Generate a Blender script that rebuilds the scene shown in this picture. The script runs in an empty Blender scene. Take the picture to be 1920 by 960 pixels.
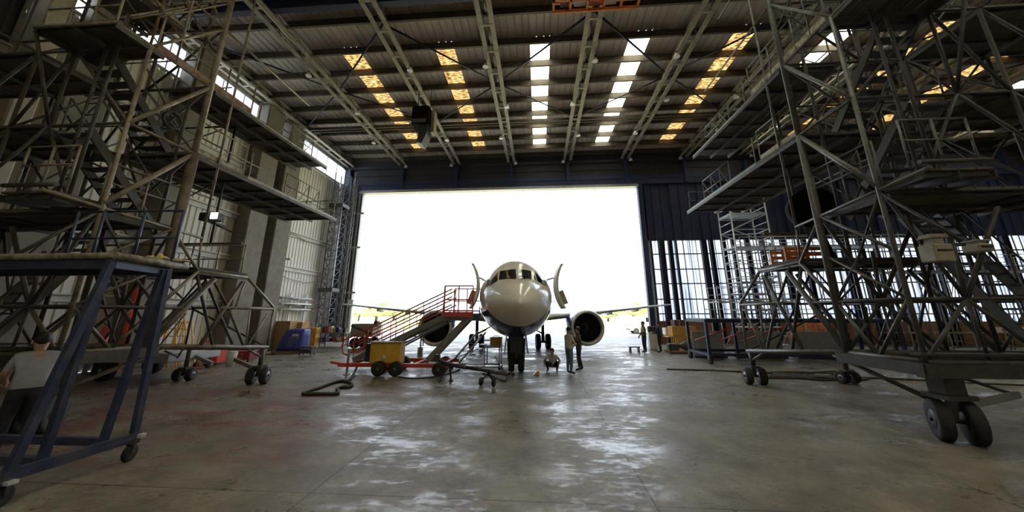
import bpy, bmesh, math, random
from mathutils import Vector, Matrix, Euler
random.seed(7)
V = Vector
SC = bpy.context.scene
COL = SC.collection
# ------------------------------------------------------------------ camera model (survey of the photograph)
FPX, PPX, PPY, HY, VPX, CAMH = 650.0, 960.0, 423.0, 588.0, 1010.0, 2.3
TH = math.atan((HY - PPY) / FPX)
PSI = math.atan((VPX - PPX) / math.hypot(FPX, HY - PPY))
_fh = V((-math.sin(PSI), math.cos(PSI), 0)); _rt = V((math.cos(PSI), math.sin(PSI), 0)); _z = V((0, 0, 1))
_fw = _fh * math.cos(TH) + _z * math.sin(TH); _up = -_fh * math.sin(TH) + _z * math.cos(TH)
CAM = V((0, 0, CAMH))
def _ray(x, y): return (_fw * FPX + _rt * (x - PPX) - _up * (y - PPY)).normalized()
def onz(x, y, z=0.0):
    d = _ray(x, y); return CAM + d * ((z - CAMH) / d.z)
def ony(x, y, Y):
    d = _ray(x, y); return CAM + d * (Y / d.y)
def onx(x, y, X):
    d = _ray(x, y); return CAM + d * (X / d.x)
cd = bpy.data.cameras.new('camera'); cam = bpy.data.objects.new('camera', cd); COL.objects.link(cam)
cd.sensor_width = 36.0; cd.lens = FPX / 1920 * 36.0
cd.shift_x = 0.0; cd.shift_y = -(480.0 - PPY) / 1920.0
cd.clip_start = 0.05; cd.clip_end = 2000
R3 = Matrix((_rt, _up, -_fw)).transposed()
cam.matrix_world = Matrix.Translation(CAM) @ R3.to_4x4()
SC.camera = cam

# ------------------------------------------------------------------ materials
MATS = {}
def _nt(name):
    m = bpy.data.materials.new(name); m.use_nodes = True; nt = m.node_tree
    b = nt.nodes['Principled BSDF']; return m, nt, b
def _noise(nt, scale, detail=4.0, coord='Object', rough=0.55, stretch=None):
    tc = nt.nodes.new('ShaderNodeTexCoord'); n = nt.nodes.new('ShaderNodeTexNoise')
    n.inputs['Scale'].default_value = scale; n.inputs['Detail'].default_value = detail; n.inputs['Roughness'].default_value = rough
    if stretch:
        mp = nt.nodes.new('ShaderNodeMapping'); mp.inputs['Scale'].default_value = stretch
        nt.links.new(tc.outputs[coord], mp.inputs['Vector']); nt.links.new(mp.outputs['Vector'], n.inputs['Vector'])
    else: nt.links.new(tc.outputs[coord], n.inputs['Vector'])
    return n
def _ramp(nt, src, stops):
    r = nt.nodes.new('ShaderNodeValToRGB'); e = r.color_ramp.elements
    while len(e) < len(stops): e.new(0.5)
    for k, (p, c) in enumerate(stops):
        e[k].position = p; e[k].color = (*c, 1) if len(c) == 3 else c
    nt.links.new(src, r.inputs['Fac']); return r
def mat(name, c1, c2=None, scale=6.0, rough=0.6, metal=0.0, lo=0.35, hi=0.65, bump=0.0, spec=0.5, stretch=None, coat=0.0):
    """paint or metal with a worn second colour"""
    if name in MATS: return MATS[name]
    m, nt, b = _nt(name)
    b.inputs['Roughness'].default_value = rough; b.inputs['Metallic'].default_value = metal
    b.inputs['Specular IOR Level'].default_value = spec; b.inputs['Coat Weight'].default_value = coat
    if c2 is None: c2 = tuple(min(1, c * 0.8) for c in c1)
    n = _noise(nt, scale, stretch=stretch)
    r = _ramp(nt, n.outputs['Fac'], [(lo, c1), (hi, c2)])
    nt.links.new(r.outputs['Color'], b.inputs['Base Color'])
    if bump:
        bp = nt.nodes.new('ShaderNodeBump'); bp.inputs['Strength'].default_value = bump; bp.inputs['Distance'].default_value = 0.02
        nt.links.new(n.outputs['Fac'], bp.inputs['Height']); nt.links.new(bp.outputs['Normal'], b.inputs['Normal'])
    MATS[name] = m; return m

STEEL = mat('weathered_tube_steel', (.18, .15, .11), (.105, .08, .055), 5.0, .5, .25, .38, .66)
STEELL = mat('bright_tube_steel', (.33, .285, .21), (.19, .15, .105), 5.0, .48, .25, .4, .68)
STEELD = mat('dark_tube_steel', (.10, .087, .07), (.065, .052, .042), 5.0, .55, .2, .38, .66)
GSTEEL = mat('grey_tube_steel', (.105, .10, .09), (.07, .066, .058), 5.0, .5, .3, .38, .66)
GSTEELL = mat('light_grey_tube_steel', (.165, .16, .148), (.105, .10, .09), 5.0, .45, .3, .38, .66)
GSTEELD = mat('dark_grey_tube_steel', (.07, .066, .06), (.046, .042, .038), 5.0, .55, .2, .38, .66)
DECK = mat('scaffold_deck_board', (.13, .11, .085), (.08, .065, .052), 3.0, .8, 0, .35, .7)
RUSTED = mat('rusty_toe_board', (.20, .10, .06), (.30, .24, .17), 4.0, .75, 0, .4, .65)
RUBBER = mat('black_rubber', (.016, .016, .016), (.03, .028, .026), 14, .75)
DARKMETAL = mat('dark_machine_metal', (.05, .05, .05), (.08, .075, .07), 8, .5, .4)
WHEELHUB = mat('wheel_hub_grey', (.30, .29, .27), (.16, .15, .14), 10, .5, .4)
BLUEP = mat('worn_blue_paint', (.034, .044, .098), (.08, .088, .125), 4.5, .42, .1, .42, .70)
WORNEDGE = mat('worn_platform_edge', (.38, .33, .25), (.16, .135, .10), 7.0, .6, .2, .4, .62)
ALU = mat('bare_aluminium_tube', (.62, .64, .66), (.48, .50, .53), 7, .35, .6)
REDP = mat('red_paint', (.72, .07, .035), (.55, .07, .04), 6, .45)
ORANGEP = mat('orange_paint', (.72, .20, .02), (.50, .15, .03), 6, .5)
YELP = mat('yellow_ochre_paint', (.80, .47, .055), (.66, .38, .045), 3, .45)
YELB = mat('bright_yellow_paint', (.80, .48, .04), (.65, .38, .05), 6, .5)
WHITEP = mat('white_paint', (.78, .78, .75), (.66, .66, .63), 4, .45)
GREYP = mat('mid_grey_paint', (.33, .33, .31), (.25, .25, .24), 5, .5)
LGREY = mat('pale_grey_paint', (.52, .53, .53), (.42, .43, .43), 5, .5)
STAIRG = mat('galvanised_stair_metal', (.27, .265, .25), (.19, .185, .17), 9, .45, .4)
BEIGE = mat('beige_machine_paint', (.40, .36, .26), (.30, .27, .20), 5, .55)
CARD = mat('brown_cardboard', (.46, .29, .13), (.38, .23, .10), 6, .85)
WOOD = mat('worn_timber', (.30, .19, .10), (.20, .12, .065), 5, .8, stretch=(1, 12, 12))
HOSE = mat('black_hose_rubber', (.035, .033, .03), (.07, .065, .055), 9, .7)
ROPE = mat('dusty_hose', (.16, .14, .11), (.10, .09, .07), 9, .8)
BLUETARP = mat('blue_tarpaulin', (.03, .04, .26), (.05, .07, .36), 5, .45)
RAG = mat('yellow_rag_cloth', (.70, .60, .16), (.45, .40, .28), 9, .9)
ROPEW = mat('pale_rope_cloth', (.60, .55, .42), (.40, .36, .27), 9, .9)
SKIN = mat('skin', (.48, .29, .20), (.42, .24, .16), 9, .55)
HAIR = mat('dark_hair', (.018, .014, .012), (.035, .027, .022), 30, .6)
DENIM = mat('blue_denim', (.10, .15, .24), (.16, .22, .32), 16, .85)
DARKCLOTH = mat('dark_work_trousers', (.018, .018, .022), (.03, .03, .034), 12, .85)
NAVYCLOTH = mat('navy_overall_cloth', (.02, .028, .06), (.035, .045, .085), 12, .85)
POLO = mat('grey_polo_cloth', (.40, .41, .45), (.32, .33, .37), 7, .9)
LIGHTSHIRT = mat('pale_shirt_cloth', (.62, .58, .48), (.48, .44, .36), 9, .9)
OLIVE = mat('olive_vest_cloth', (.13, .12, .06), (.18, .17, .09), 9, .9)
SHOE = mat('black_shoe_leather', (.015, .014, .013), (.03, .028, .026), 12, .5)
NAVY = mat('navy_door_paint', (.016, .024, .075), (.022, .032, .095), 2, .55, 0, .3, .7)
NAVYD = mat('dark_navy_steel', (.012, .016, .045), (.02, .026, .06), 3, .5, .1)
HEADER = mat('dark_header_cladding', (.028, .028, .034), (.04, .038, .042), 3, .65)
ALUSTRIP = mat('pale_head_trim', (.45, .46, .50), (.36, .37, .42), 3, .45, .3)
ROOFSTEEL = mat('dusty_roof_steel', (.12, .095, .068), (.08, .062, .046), 3, .65, .1)
TRUSSM = mat('truss_steel', (.34, .295, .215), (.22, .185, .13), 4, .6, .15)
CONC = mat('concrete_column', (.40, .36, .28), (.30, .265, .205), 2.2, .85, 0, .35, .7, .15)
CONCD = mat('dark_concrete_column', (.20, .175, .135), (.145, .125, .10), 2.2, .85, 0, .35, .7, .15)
RAILP = mat('pale_wall_rail', (.55, .53, .46), (.44, .42, .36), 3, .6)
JETBLACK = mat('matt_black_metal', (.008, .008, .009), (.014, .014, .014), 8, .9, spec=.1)

# ------------------------------------------------------------------ mesh collector
class MB:
    def __init__(s): s.v = []; s.f = []; s.sm = []; s.mi = []
    def _add(s, vs, fs, smooth=False, mi=0):
        b = len(s.v); s.v += [V(p) for p in vs]
        for f in fs: s.f.append(tuple(i + b for i in f)); s.sm.append(smooth); s.mi.append(mi)
        return s
    def box(s, lo, hi, mi=0):
        x0, y0, z0 = lo; x1, y1, z1 = hi
        return s._add([(x0,y0,z0),(x1,y0,z0),(x1,y1,z0),(x0,y1,z0),(x0,y0,z1),(x1,y0,z1),(x1,y1,z1),(x0,y1,z1)],
            [(0,3,2,1),(4,5,6,7),(0,1,5,4),(1,2,6,5),(2,3,7,6),(3,0,4,7)], False, mi)
    def cbox(s, c, d, mi=0, bev=0.0):
        c = V(c); d = V(d) / 2
        if bev <= 0: return s.box(c - d, c + d, mi)
        b = min(bev, d.x * .9, d.y * .9, d.z * .9); vs = []; idx = {}
        for sx in (-1, 1):
            for sy in (-1, 1):
                for sz in (-1, 1):
                    for a in range(3):
                        o = [d.x - b, d.y - b, d.z - b]; o[a] += b
                        idx[(sx, sy, sz, a)] = len(vs); vs.append(c + V((o[0]*sx, o[1]*sy, o[2]*sz)))
        fs = []
        g = lambda q, a: idx[(*q, a)]
        for a in range(3):
            u, w = [k for k in range(3) if k != a]
            for sg in (-1, 1):
                q = []
                for (p, r) in ((-1,-1),(1,-1),(1,1),(-1,1)):
                    k = [0,0,0]; k[a] = sg; k[u] = p; k[w] = r; q.append(g(k, a))
                fs.append(tuple(q))
        for a in range(3):
            u, w = [k for k in range(3) if k != a]
            for p in (-1, 1):
                for r in (-1, 1):
                    k0 = [0,0,0]; k1 = [0,0,0]; k0[a] = -1; k1[a] = 1
                    for k in (k0, k1): k[u] = p; k[w] = r
                    fs.append((g(k0, u), g(k1, u), g(k1, w), g(k0, w)))
        for sx in (-1, 1):
            for sy in (-1, 1):
                for sz in (-1, 1): fs.append(tuple(g((sx, sy, sz), a) for a in range(3)))
        return s._add(vs, fs, False, mi)
    def tube(s, p, q, r, n=8, r2=None, mi=0):
        p = V(p); q = V(q); d = q - p
        if d.length < 1e-6: return s
        r2 = r if r2 is None else r2
        d.normalize(); a = d.orthogonal().normalized(); b = d.cross(a)
        vs = []; 
        for k in range(n):
            t = 2 * math.pi * k / n; o = a * math.cos(t) + b * math.sin(t); vs.append(p + o * r); vs.append(q + o * r2)
        i0 = len(s.v)
        s._add(vs, [(2*k, 2*((k+1) % n), 2*((k+1) % n)+1, 2*k+1) for k in range(n)], True, mi)
        s.f.append(tuple(i0 + 2*k for k in reversed(range(n)))); s.f.append(tuple(i0 + 2*k+1 for k in range(n)))
        s.sm += [False, False]; s.mi += [mi, mi]; return s
    def bar(s, p, q, w, h, up=(0,0,1), mi=0):
        """rectangular bar from p to q, w across, h along up"""
        p = V(p); q = V(q); d = (q - p).normalized(); u = V(up); u = (u - d * u.dot(d))
        if u.length < 1e-5: u = d.orthogonal()
        u.normalize(); a = d.cross(u); vs = []
        for e in (p, q):
            for (i, j) in ((-1,-1),(1,-1),(1,1),(-1,1)): vs.append(e + a * (w/2*i) + u * (h/2*j))
        return s._add(vs, [(0,1,2,3),(7,6,5,4),(0,4,5,1),(1,5,6,2),(2,6,7,3),(3,7,4,0)], False, mi)
    def path(s, pts, r, n=8, mi=0, closed=False):
        pts = [V(p) for p in pts]; m = len(pts); vs = []; up = None
        for i, p in enumerate(pts):
            d = (pts[(i+1) % m] - pts[i-1]) if closed else (pts[min(i+1, m-1)] - pts[max(i-1, 0)])
            d.normalize()
            a = d.orthogonal().normalized() if up is None else (up - d * up.dot(d)).normalized()
            up = a; b = d.cross(a)
            for k in range(n):
                t = 2*math.pi*k/n; vs.append(p + (a*math.cos(t) + b*math.sin(t)) * r)
        fs = []
        for i in range(m if closed else m-1):
            for k in range(n):
                fs.append((i*n+k, i*n+(k+1) % n, ((i+1) % m)*n+(k+1) % n, ((i+1) % m)*n+k))
        i0 = len(s.v); s._add(vs, fs, True, mi)
        if not closed:
            s.f.append(tuple(i0+k for k in reversed(range(n)))); s.f.append(tuple(i0+(m-1)*n+k for k in range(n)))
            s.sm += [False, False]; s.mi += [mi, mi]
        return s
    def lathe(s, c, axis, prof, n=24, mi=0, caps=True):
        """prof: list of (along, radius)"""
        c = V(c); d = V(axis).normalized(); a = d.orthogonal().normalized(); b = d.cross(a); vs = []
        for (t, r) in prof:
            for k in range(n):
                w = 2*math.pi*k/n; vs.append(c + d*t + (a*math.cos(w) + b*math.sin(w))*r)
        fs = [(i*n+k, i*n+(k+1) % n, (i+1)*n+(k+1) % n, (i+1)*n+k) for i in range(len(prof)-1) for k in range(n)]
        i0 = len(s.v); s._add(vs, fs, True, mi)
        if caps:
            s.f.append(tuple(i0+k for k in reversed(range(n)))); s.f.append(tuple(i0+(len(prof)-1)*n+k for k in range(n)))
            s.sm += [False, False]; s.mi += [mi, mi]
        return s
    def loft(s, rings, mi=0, smooth=True, caps=True):
        n = len(rings[0]); vs = [p for r in rings for p in r]
        fs = [(i*n+k, i*n+(k+1) % n, (i+1)*n+(k+1) % n, (i+1)*n+k) for i in range(len(rings)-1) for k in range(n)]
        i0 = len(s.v); s._add(vs, fs, smooth, mi)
        if caps:
            s.f.append(tuple(i0+k for k in reversed(range(n)))); s.f.append(tuple(i0+(len(rings)-1)*n+k for k in range(n)))
            s.sm += [False, False]; s.mi += [mi, mi]
        return s
    def prism(s, poly, ext, mi=0):
        """planar polygon (3-D points) pushed along ext"""
        n = len(poly); e = V(ext); vs = [V(p) for p in poly] + [V(p) + e for p in poly]
        return s._add(vs, [tuple(range(n)), tuple(reversed(range(n, 2*n)))] + [(k, k+n, (k+1) % n + n, (k+1) % n) for k in range(n)], False, mi)
    def blob(s, c, rad, seed=0, amp=.15, n=10, m=7, mi=0):
        rnd = random.Random(seed); c = V(c); rx, ry, rz = rad if hasattr(rad, '__len__') else (rad,)*3
        ph = [rnd.uniform(0, 6.28) for _ in range(6)]; rings = []
        for i in range(1, m):
            la = math.pi * i / m - math.pi/2; ring = []
            for k in range(n):
                lo = 2*math.pi*k/n
                f = 1 + amp*(math.sin(2*lo+ph[0]+la*2)*.5 + math.sin(3*lo+ph[1])*math.cos(3*la+ph[2])*.6 + math.sin(5*la+ph[3]+lo)*.4)
                ring.append(c + V((rx*math.cos(la)*math.cos(lo)*f, ry*math.cos(la)*math.sin(lo)*f, rz*math.sin(la)*f)))
            rings.append(ring)
        return s.loft(rings, mi)
    def build(s, name, m, parent=None):
        me = bpy.data.meshes.new(name); off = OFF.get(parent.name, V()) if parent else V()
        me.from_pydata([p - off for p in s.v], [], s.f); me.polygons.foreach_set('use_smooth', s.sm)
        ms = m if isinstance(m, (list, tuple)) else [m]
        for k in ms: me.materials.append(k)
        if len(ms) > 1: me.polygons.foreach_set('material_index', s.mi)
        bm = bmesh.new(); bm.from_mesh(me); bmesh.ops.recalc_face_normals(bm, faces=bm.faces); bm.to_mesh(me); bm.free()
        me.update()
        o = bpy.data.objects.new(name, me); COL.objects.link(o)
        if parent: o.parent = parent
        OFF[o.name] = off
        return o
OFF = {}
def tag(o, label, cat, group=None, kind=None):
    o['label'] = label; o['category'] = cat
    if group: o['group'] = group
    if kind: o['kind'] = kind
    return o
def thing(name, loc, label, cat, group=None, rz=0.0):
    o = bpy.data.objects.new(name, None); COL.objects.link(o); o.empty_display_size = .2
    o.location = loc; o.rotation_euler.z = rz; OFF[o.name] = V(loc) if rz == 0 else V()
    return tag(o, label, cat, group)
def struct(name, mb, m):
    o = mb.build(name, m); o['kind'] = 'structure'; return o
def copy_thing(o, loc, label=None, rz=None):
    c = o.copy(); COL.objects.link(c); c.location = loc; OFF[c.name] = V(loc)
    if rz is not None: c.rotation_euler.z = rz
    if label: c['label'] = label
    for ch in list(o.children):
        d = ch.copy(); COL.objects.link(d); d.parent = c; OFF[d.name] = V(loc)
        for g in list(ch.children):
            e = g.copy(); COL.objects.link(e); e.parent = d; OFF[e.name] = V(loc)
    return c
def T(name, p, q, r, m, parent, n=8):
    return MB().tube(p, q, r, n).build(name, m, parent)
# ================================================================== SETTING
DY = 30.0           # plane of the hangar doors
XL, XR, YB = -18.4, 46.0, -9.0
ROOF = 17.0
# floor ---------------------------------------------------------------
def floor_mat():
    m, nt, b = _nt('sealed_concrete_floor'); L = nt.links; N = nt.nodes
    big = _noise(nt, .22, 5, rough=.6); mid = _noise(nt, 1.3, 6, rough=.65); fine = _noise(nt, 9, 5, rough=.7)
    base = _ramp(nt, mid.outputs['Fac'], [(.30, (.105, .088, .062)), (.46, (.185, .162, .122)), (.60, (.255, .228, .175)), (.76, (.32, .29, .23))])
    fin = _ramp(nt, fine.outputs['Fac'], [(.3, (.62, .6, .58)), (.6, (1, 1, 1))])
    mu = N.new('ShaderNodeMix'); mu.data_type = 'RGBA'; mu.blend_type = 'MULTIPLY'; mu.inputs['Factor'].default_value = .8
    L.new(base.outputs['Color'], mu.inputs['A']); L.new(fin.outputs['Color'], mu.inputs['B'])
    # worn red floor paint on the left bay
    tc = N.new('ShaderNodeTexCoord'); sp = N.new('ShaderNodeSeparateXYZ'); L.new(tc.outputs['Object'], sp.inputs[0])
    def rng(src, a, bb, lo, hi):
        r = N.new('ShaderNodeMapRange'); r.interpolation_type = 'SMOOTHSTEP'
        r.inputs['From Min'].default_value = a; r.inputs['From Max'].default_value = bb; r.inputs['To Min'].default_value = lo; r.inputs['To Max'].default_value = hi
        L.new(src, r.inputs['Value']); return r.outputs['Result']
    def mth(op, a, bb):
        q = N.new('ShaderNodeMath'); q.operation = op
        for k, x in enumerate((a, bb)):
            if isinstance(x, (int, float)): q.inputs[k].default_value = x
            else: L.new(x, q.inputs[k])
        return q.outputs[0]
    rn = _noise(nt, .9, 6, rough=.75, stretch=(.6, 1.6, 1))
    rm = rng(rn.outputs['Fac'], .44, .58, 0, 1)
    zone = mth('MULTIPLY', rng(sp.outputs['X'], -2.6, -5.0, 0, 1), mth('MULTIPLY', rng(sp.outputs['Y'], 4.6, 6.6, 0, 1), rng(sp.outputs['Y'], 13, 10.5, 0, 1)))
    rm = mth('MULTIPLY', mth('MULTIPLY', rm, zone), .75)
    mr = N.new('ShaderNodeMix'); mr.data_type = 'RGBA'; L.new(rm, mr.inputs['Factor']); L.new(mu.outputs['Result'], mr.inputs['A']); mr.inputs['B'].default_value = (.17, .055, .038, 1)
    # brown oil stains near the nose gear
    bn = _noise(nt, .55, 4, rough=.6, stretch=(1, .8, 1)); bm_ = rng(bn.outputs['Fac'], .55, .66, 0, .55)
    mo = N.new('ShaderNodeMix'); mo.data_type = 'RGBA'; L.new(bm_, mo.inputs['Factor']); L.new(mr.outputs['Result'], mo.inputs['A']); mo.inputs['B'].default_value = (.10, .07, .045, 1)
    # saw-cut joints
    def joint(src, off, step, w):
        a = mth('SUBTRACT', src, off); a = mth('DIVIDE', a, step); f = mth('FRACT', mth('ADD', a, 100.5), 0); f = mth('ABSOLUTE', mth('SUBTRACT', f, .5), 0)
        return mth('LESS_THAN', f, w / step)
    jx = joint(sp.outputs['X'], 1.4, 4.45, .013); jy = joint(sp.outputs['Y'], 5.1, 5.2, .012)
    jj = mth('MULTIPLY', mth('MAXIMUM', jx, jy), .8)
    mj = N.new('ShaderNodeMix'); mj.data_type = 'RGBA'; L.new(jj, mj.inputs['Factor']); L.new(mo.outputs['Result'], mj.inputs['A']); mj.inputs['B'].default_value = (.03, .028, .024, 1)
    L.new(mj.outputs['Result'], b.inputs['Base Color'])
    # patchy sealer: polished puddles of gloss between dull worn areas
    g1 = _noise(nt, .62, 9, rough=.74, stretch=(.8, 1.3, 1)); g2 = _noise(nt, 7.5, 6, rough=.75, stretch=(.6, 1.4, 1))
    ga = mth('ADD', mth('MULTIPLY', g1.outputs['Fac'], .68), mth('MULTIPLY', g2.outputs['Fac'], .32))
    rr = N.new('ShaderNodeValToRGB'); e = rr.color_ramp.elements; e[0].position = .485; e[0].color = (.56,)*3 + (1,); e[1].position = .565; e[1].color = (.24,)*3 + (1,)
    L.new(ga, rr.inputs['Fac']); L.new(rr.outputs['Color'], b.inputs['Roughness'])
    b.inputs['Specular IOR Level'].default_value = .42
    bp = N.new('ShaderNodeBump'); bp.inputs['Strength'].default_value = .14; bp.inputs['Distance'].default_value = .012
    L.new(mid.outputs['Fac'], bp.inputs['Height']); L.new(bp.outputs['Normal'], b.inputs['Normal'])
    return m
struct('floor', MB().box((XL, YB, -.12), (XR, DY + .3, 0)), floor_mat())

# corrugated sheets ------------------------------------------------------
def sheet_mat(name, c1, c2, scale, rough=.6, stretch=None):
    return mat(name, c1, c2, scale, rough, 0, .3, .7, stretch=stretch)
ROOFM = sheet_mat('weathered_roof_sheet', (.52, .44, .34), (.38, .315, .24), 1.2, .7, (2.5, .35, 1))
WALLM = sheet_mat('pale_wall_cladding', (.70, .665, .59), (.58, .55, .48), .8, .65, (1, 1.5, .3))
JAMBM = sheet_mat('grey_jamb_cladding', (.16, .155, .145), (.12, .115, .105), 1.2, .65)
TRUSS_X = [-12.62 + 5.17 * k for k in range(-1, 12)]
STRIPS = [(-10.6, 1), (-5.1, 1), (.35, 0), (5.82, 0), (11.35, 1), (16.6, 0), (21.9, 1), (27.3, 1), (32.2, 0), (36.8, 0), (42.0, 1)]
PURL = [13.95, 15.95, 17.75, 19.52, 21.3, 23.05, 24.8, 26.6, 28.35, 30.0]
PITCH = .40
mb = MB()
def corr(mb, x0, x1, y0, y1, z):
    x = x0
    while x < x1 - 1e-4:
        e = min(x + PITCH, x1); r = min(.07, (e - x) * .3); pts = [(x, z), (e - r, z), (e - r*.72, z + .045), (e - r*.28, z + .045), (e, z)]
        for (a, b) in zip(pts, pts[1:]):
            mb._add([(a[0], y0, a[1]), (b[0], y0, b[1]), (b[0], y1, b[1]), (a[0], y1, a[1])], [(0, 1, 2, 3)])
        x = e
edges = [XL - .3]
for (c, k) in STRIPS: edges += [c - .56, c + .56]
edges.append(XR + .3)
for i in range(0, len(edges), 2): corr(mb, edges[i], edges[i+1], YB, DY + .6, ROOF)
for (c, k) in STRIPS:
    corr(mb, c - .56, c + .56, 11.0 if abs(c) < 24 else YB, PURL[1], ROOF); corr(mb, c - .56, c + .56, PURL[8], DY + .6, ROOF)
struct('ceiling', mb, ROOFM)
def sky_mat(name, c1, c2, lo, hi, stretch):
    m = bpy.data.materials.new(name); m.use_nodes = True; nt = m.node_tree; nt.nodes.remove(nt.nodes['Principled BSDF'])
    out = nt.nodes['Material Output']; n = _noise(nt, 3.0, 5, stretch=stretch); r = _ramp(nt, n.outputs['Fac'], [(lo, c1), (hi, c2)])
    t = nt.nodes.new('ShaderNodeBsdfTranslucent'); nt.links.new(r.outputs['Color'], t.inputs['Color'])
    d = nt.nodes.new('ShaderNodeBsdfDiffuse'); nt.links.new(r.outputs['Color'], d.inputs['Color'])
    mx = nt.nodes.new('ShaderNodeMixShader'); mx.inputs['Fac'].default_value = .12
    nt.links.new(t.outputs[0], mx.inputs[1]); nt.links.new(d.outputs[0], mx.inputs[2]); nt.links.new(mx.outputs[0], out.inputs['Surface']); return m
CLEARP = sky_mat('clear_fibreglass_sheet', (.97, .97, .90), (.90, .90, .80), .3, .7, (1, .6, 1))
AMBERP = sky_mat('yellowed_fibreglass_sheet', (.60, .49, .31), (.15, .10, .05), .36, .62, (1.0, 3.5, 1))
for i, (c, k) in enumerate(STRIPS):
    struct('window_%d' % (i + 1), MB().box((c - .57, PURL[1], ROOF + .0), (c + .57, PURL[8], ROOF + .012)), AMBERP if k else CLEARP)
for i, (c, k) in enumerate(STRIPS):
    if abs(c) < 24: struct('window_%d' % (i + 21), MB().box((c - .57, YB, ROOF), (c + .57, 11.02, ROOF + .012)), AMBERP if k else CLEARP)  # rear strips added in the unseen roof behind the camera, to brighten the nose
# purlins (Z sections) and roof steel
for y in [PURL[0] - 1.9 * k for k in range(1, 12)] + PURL:
    if y < YB: continue
    b = MB().box((XL, y - .03, ROOF - .43), (XR, y + .03, ROOF - .02)).box((XL, y - .09, ROOF - .45), (XR, y + .03, ROOF - .425)).box((XL, y - .03, ROOF - .03), (XR, y + .09, ROOF - .004))
    struct('trim_1', b, ROOFSTEEL).name = 'roof_purlin_beam'
struct('crane_runway_beam', MB().box((XL, 12.43, 16.12), (XR, 12.48, 16.6)).box((XL, 12.3, 16.58), (XR, 12.6, 16.64)).box((XL, 12.3, 16.06), (XR, 12.6, 16.12)), NAVYD)
struct('tie_beam', MB().box((XL, 22.9, 16.0), (XR, 23.0, 16.22)).box((XL, 23.25, 16.0), (XR, 23.33, 16.2)), ROOFSTEEL)
# trusses: paired bottom chords, webs, top chord
for tx in TRUSS_X:
    b = MB(); s = .28
    for q in (-s, s):
        b.box((tx + q - .12, YB, 15.95), (tx + q + .12, DY - .1, 16.02)); b.box((tx + q - .012, YB, 16.02), (tx + q + .012, DY - .1, 16.14))
    b.box((tx - .1, YB, 16.62), (tx + .1, DY - .1, 16.72))
    y = YB; k = 0
    while y < DY - .9:
        for q in (-s, s):
            b.bar((tx + q, y, 16.0), (tx, y + .88, 16.66), .05, .05) if k % 2 == 0 else b.bar((tx, y, 16.66), (tx + q, y + .88, 16.0), .05, .05)
        if k % 2 == 0: b.box((tx - s, y - .07, 15.94), (tx + s, y + .07, 15.965))
        y += .88; k += 1
    struct('roof_truss_beam', b, TRUSSM)
# rod bracing between the trusses
def node(i): return TRUSS_X[i]
for i in range(len(TRUSS_X) - 1):
    if (i % 2) == 1: a, c = (18.7, 23.0)
    else: a, c = (23.0, 18.7)
    b = MB().tube((TRUSS_X[i], a, 16.25), (TRUSS_X[i+1], c, 16.25), .045, 6)
    a2, c2 = (18.7, 13.7) if i % 2 == 1 else (13.7, 18.7)
    b.tube((TRUSS_X[i], a2, 16.25), (TRUSS_X[i+1], c2, 16.25), .055, 6)
    struct('wind_brace_beam', b, NAVYD)

# left wall ----------------------------------------------------------------
mb = MB()
def corr_y(mb, y0, y1, z0, z1, x, pitch=.34, dep=.045):
    y = y0
    while y < y1 - 1e-4:
        e = min(y + pitch, y1); w = (e - y); pts = [(y, x), (y + w*.55, x), (y + w*.65, x - dep), (y + w*.9, x - dep), (e, x)]
        for (a, b) in zip(pts, pts[1:]):
            mb._add([(a[1], a[0], z0), (b[1], b[0], z0), (b[1], b[0], z1), (a[1], a[0], z1)], [(0, 1, 2, 3)])
        y = e
corr_y(mb, 8.9, DY, 0, 14.1, XL); corr_y(mb, YB, DY, 15.75, ROOF, XL)
struct('wall_left', mb, WALLM)
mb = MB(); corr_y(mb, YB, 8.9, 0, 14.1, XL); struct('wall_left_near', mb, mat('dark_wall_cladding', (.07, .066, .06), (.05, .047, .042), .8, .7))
GLZ = sky_mat('clerestory_glazing', (.93, .96, 1.0), (.82, .87, .94), .3, .7, (1, 3, .3))
w = struct('window_12', MB().box((XL - .03, 6, 14.1), (XL, DY, 15.75)), GLZ)
f = MB()
for y in [6 + 1.5 * k for k in range(17)]: f.box((XL, y - .03, 14.1), (XL + .06, y + .03, 15.75))
f.box((XL, 6, 14.02), (XL + .12, DY, 14.12)).box((XL, 6, 15.7), (XL + .12, DY, 15.8)); f.build('window_frame', LGREY, w)
struct('wall_left_rear', MB().box((XL - .03, YB, 14.1), (XL, 6, 15.75)), WALLM)
r = MB()
for z in (2.9, 5.5, 8.05, 11.2): r.box((XL, YB, z - .16), (XL + .14, DY, z + .16)); r.box((XL + .14, YB, z + .1), (XL + .3, DY, z + .16))
struct('trim_2', r, RAILP)
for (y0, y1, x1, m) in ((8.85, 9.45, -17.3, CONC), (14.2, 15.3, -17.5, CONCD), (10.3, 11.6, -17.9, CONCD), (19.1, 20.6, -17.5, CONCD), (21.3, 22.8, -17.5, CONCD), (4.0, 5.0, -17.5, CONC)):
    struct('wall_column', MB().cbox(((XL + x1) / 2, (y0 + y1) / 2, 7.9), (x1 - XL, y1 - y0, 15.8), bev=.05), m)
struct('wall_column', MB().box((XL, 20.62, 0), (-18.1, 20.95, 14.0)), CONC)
# back and right walls close the room
b = MB(); b.box((XL - .3, YB - .2, 0), (XR + .3, YB, ROOF)); struct('wall_back', b, mat('white_back_wall', (.80, .78, .72), (.72, .70, .64), .8, .7))
struct('wall_right', MB().box((XR, YB, 0), (XR + .2, DY, ROOF)), WALLM)
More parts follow.
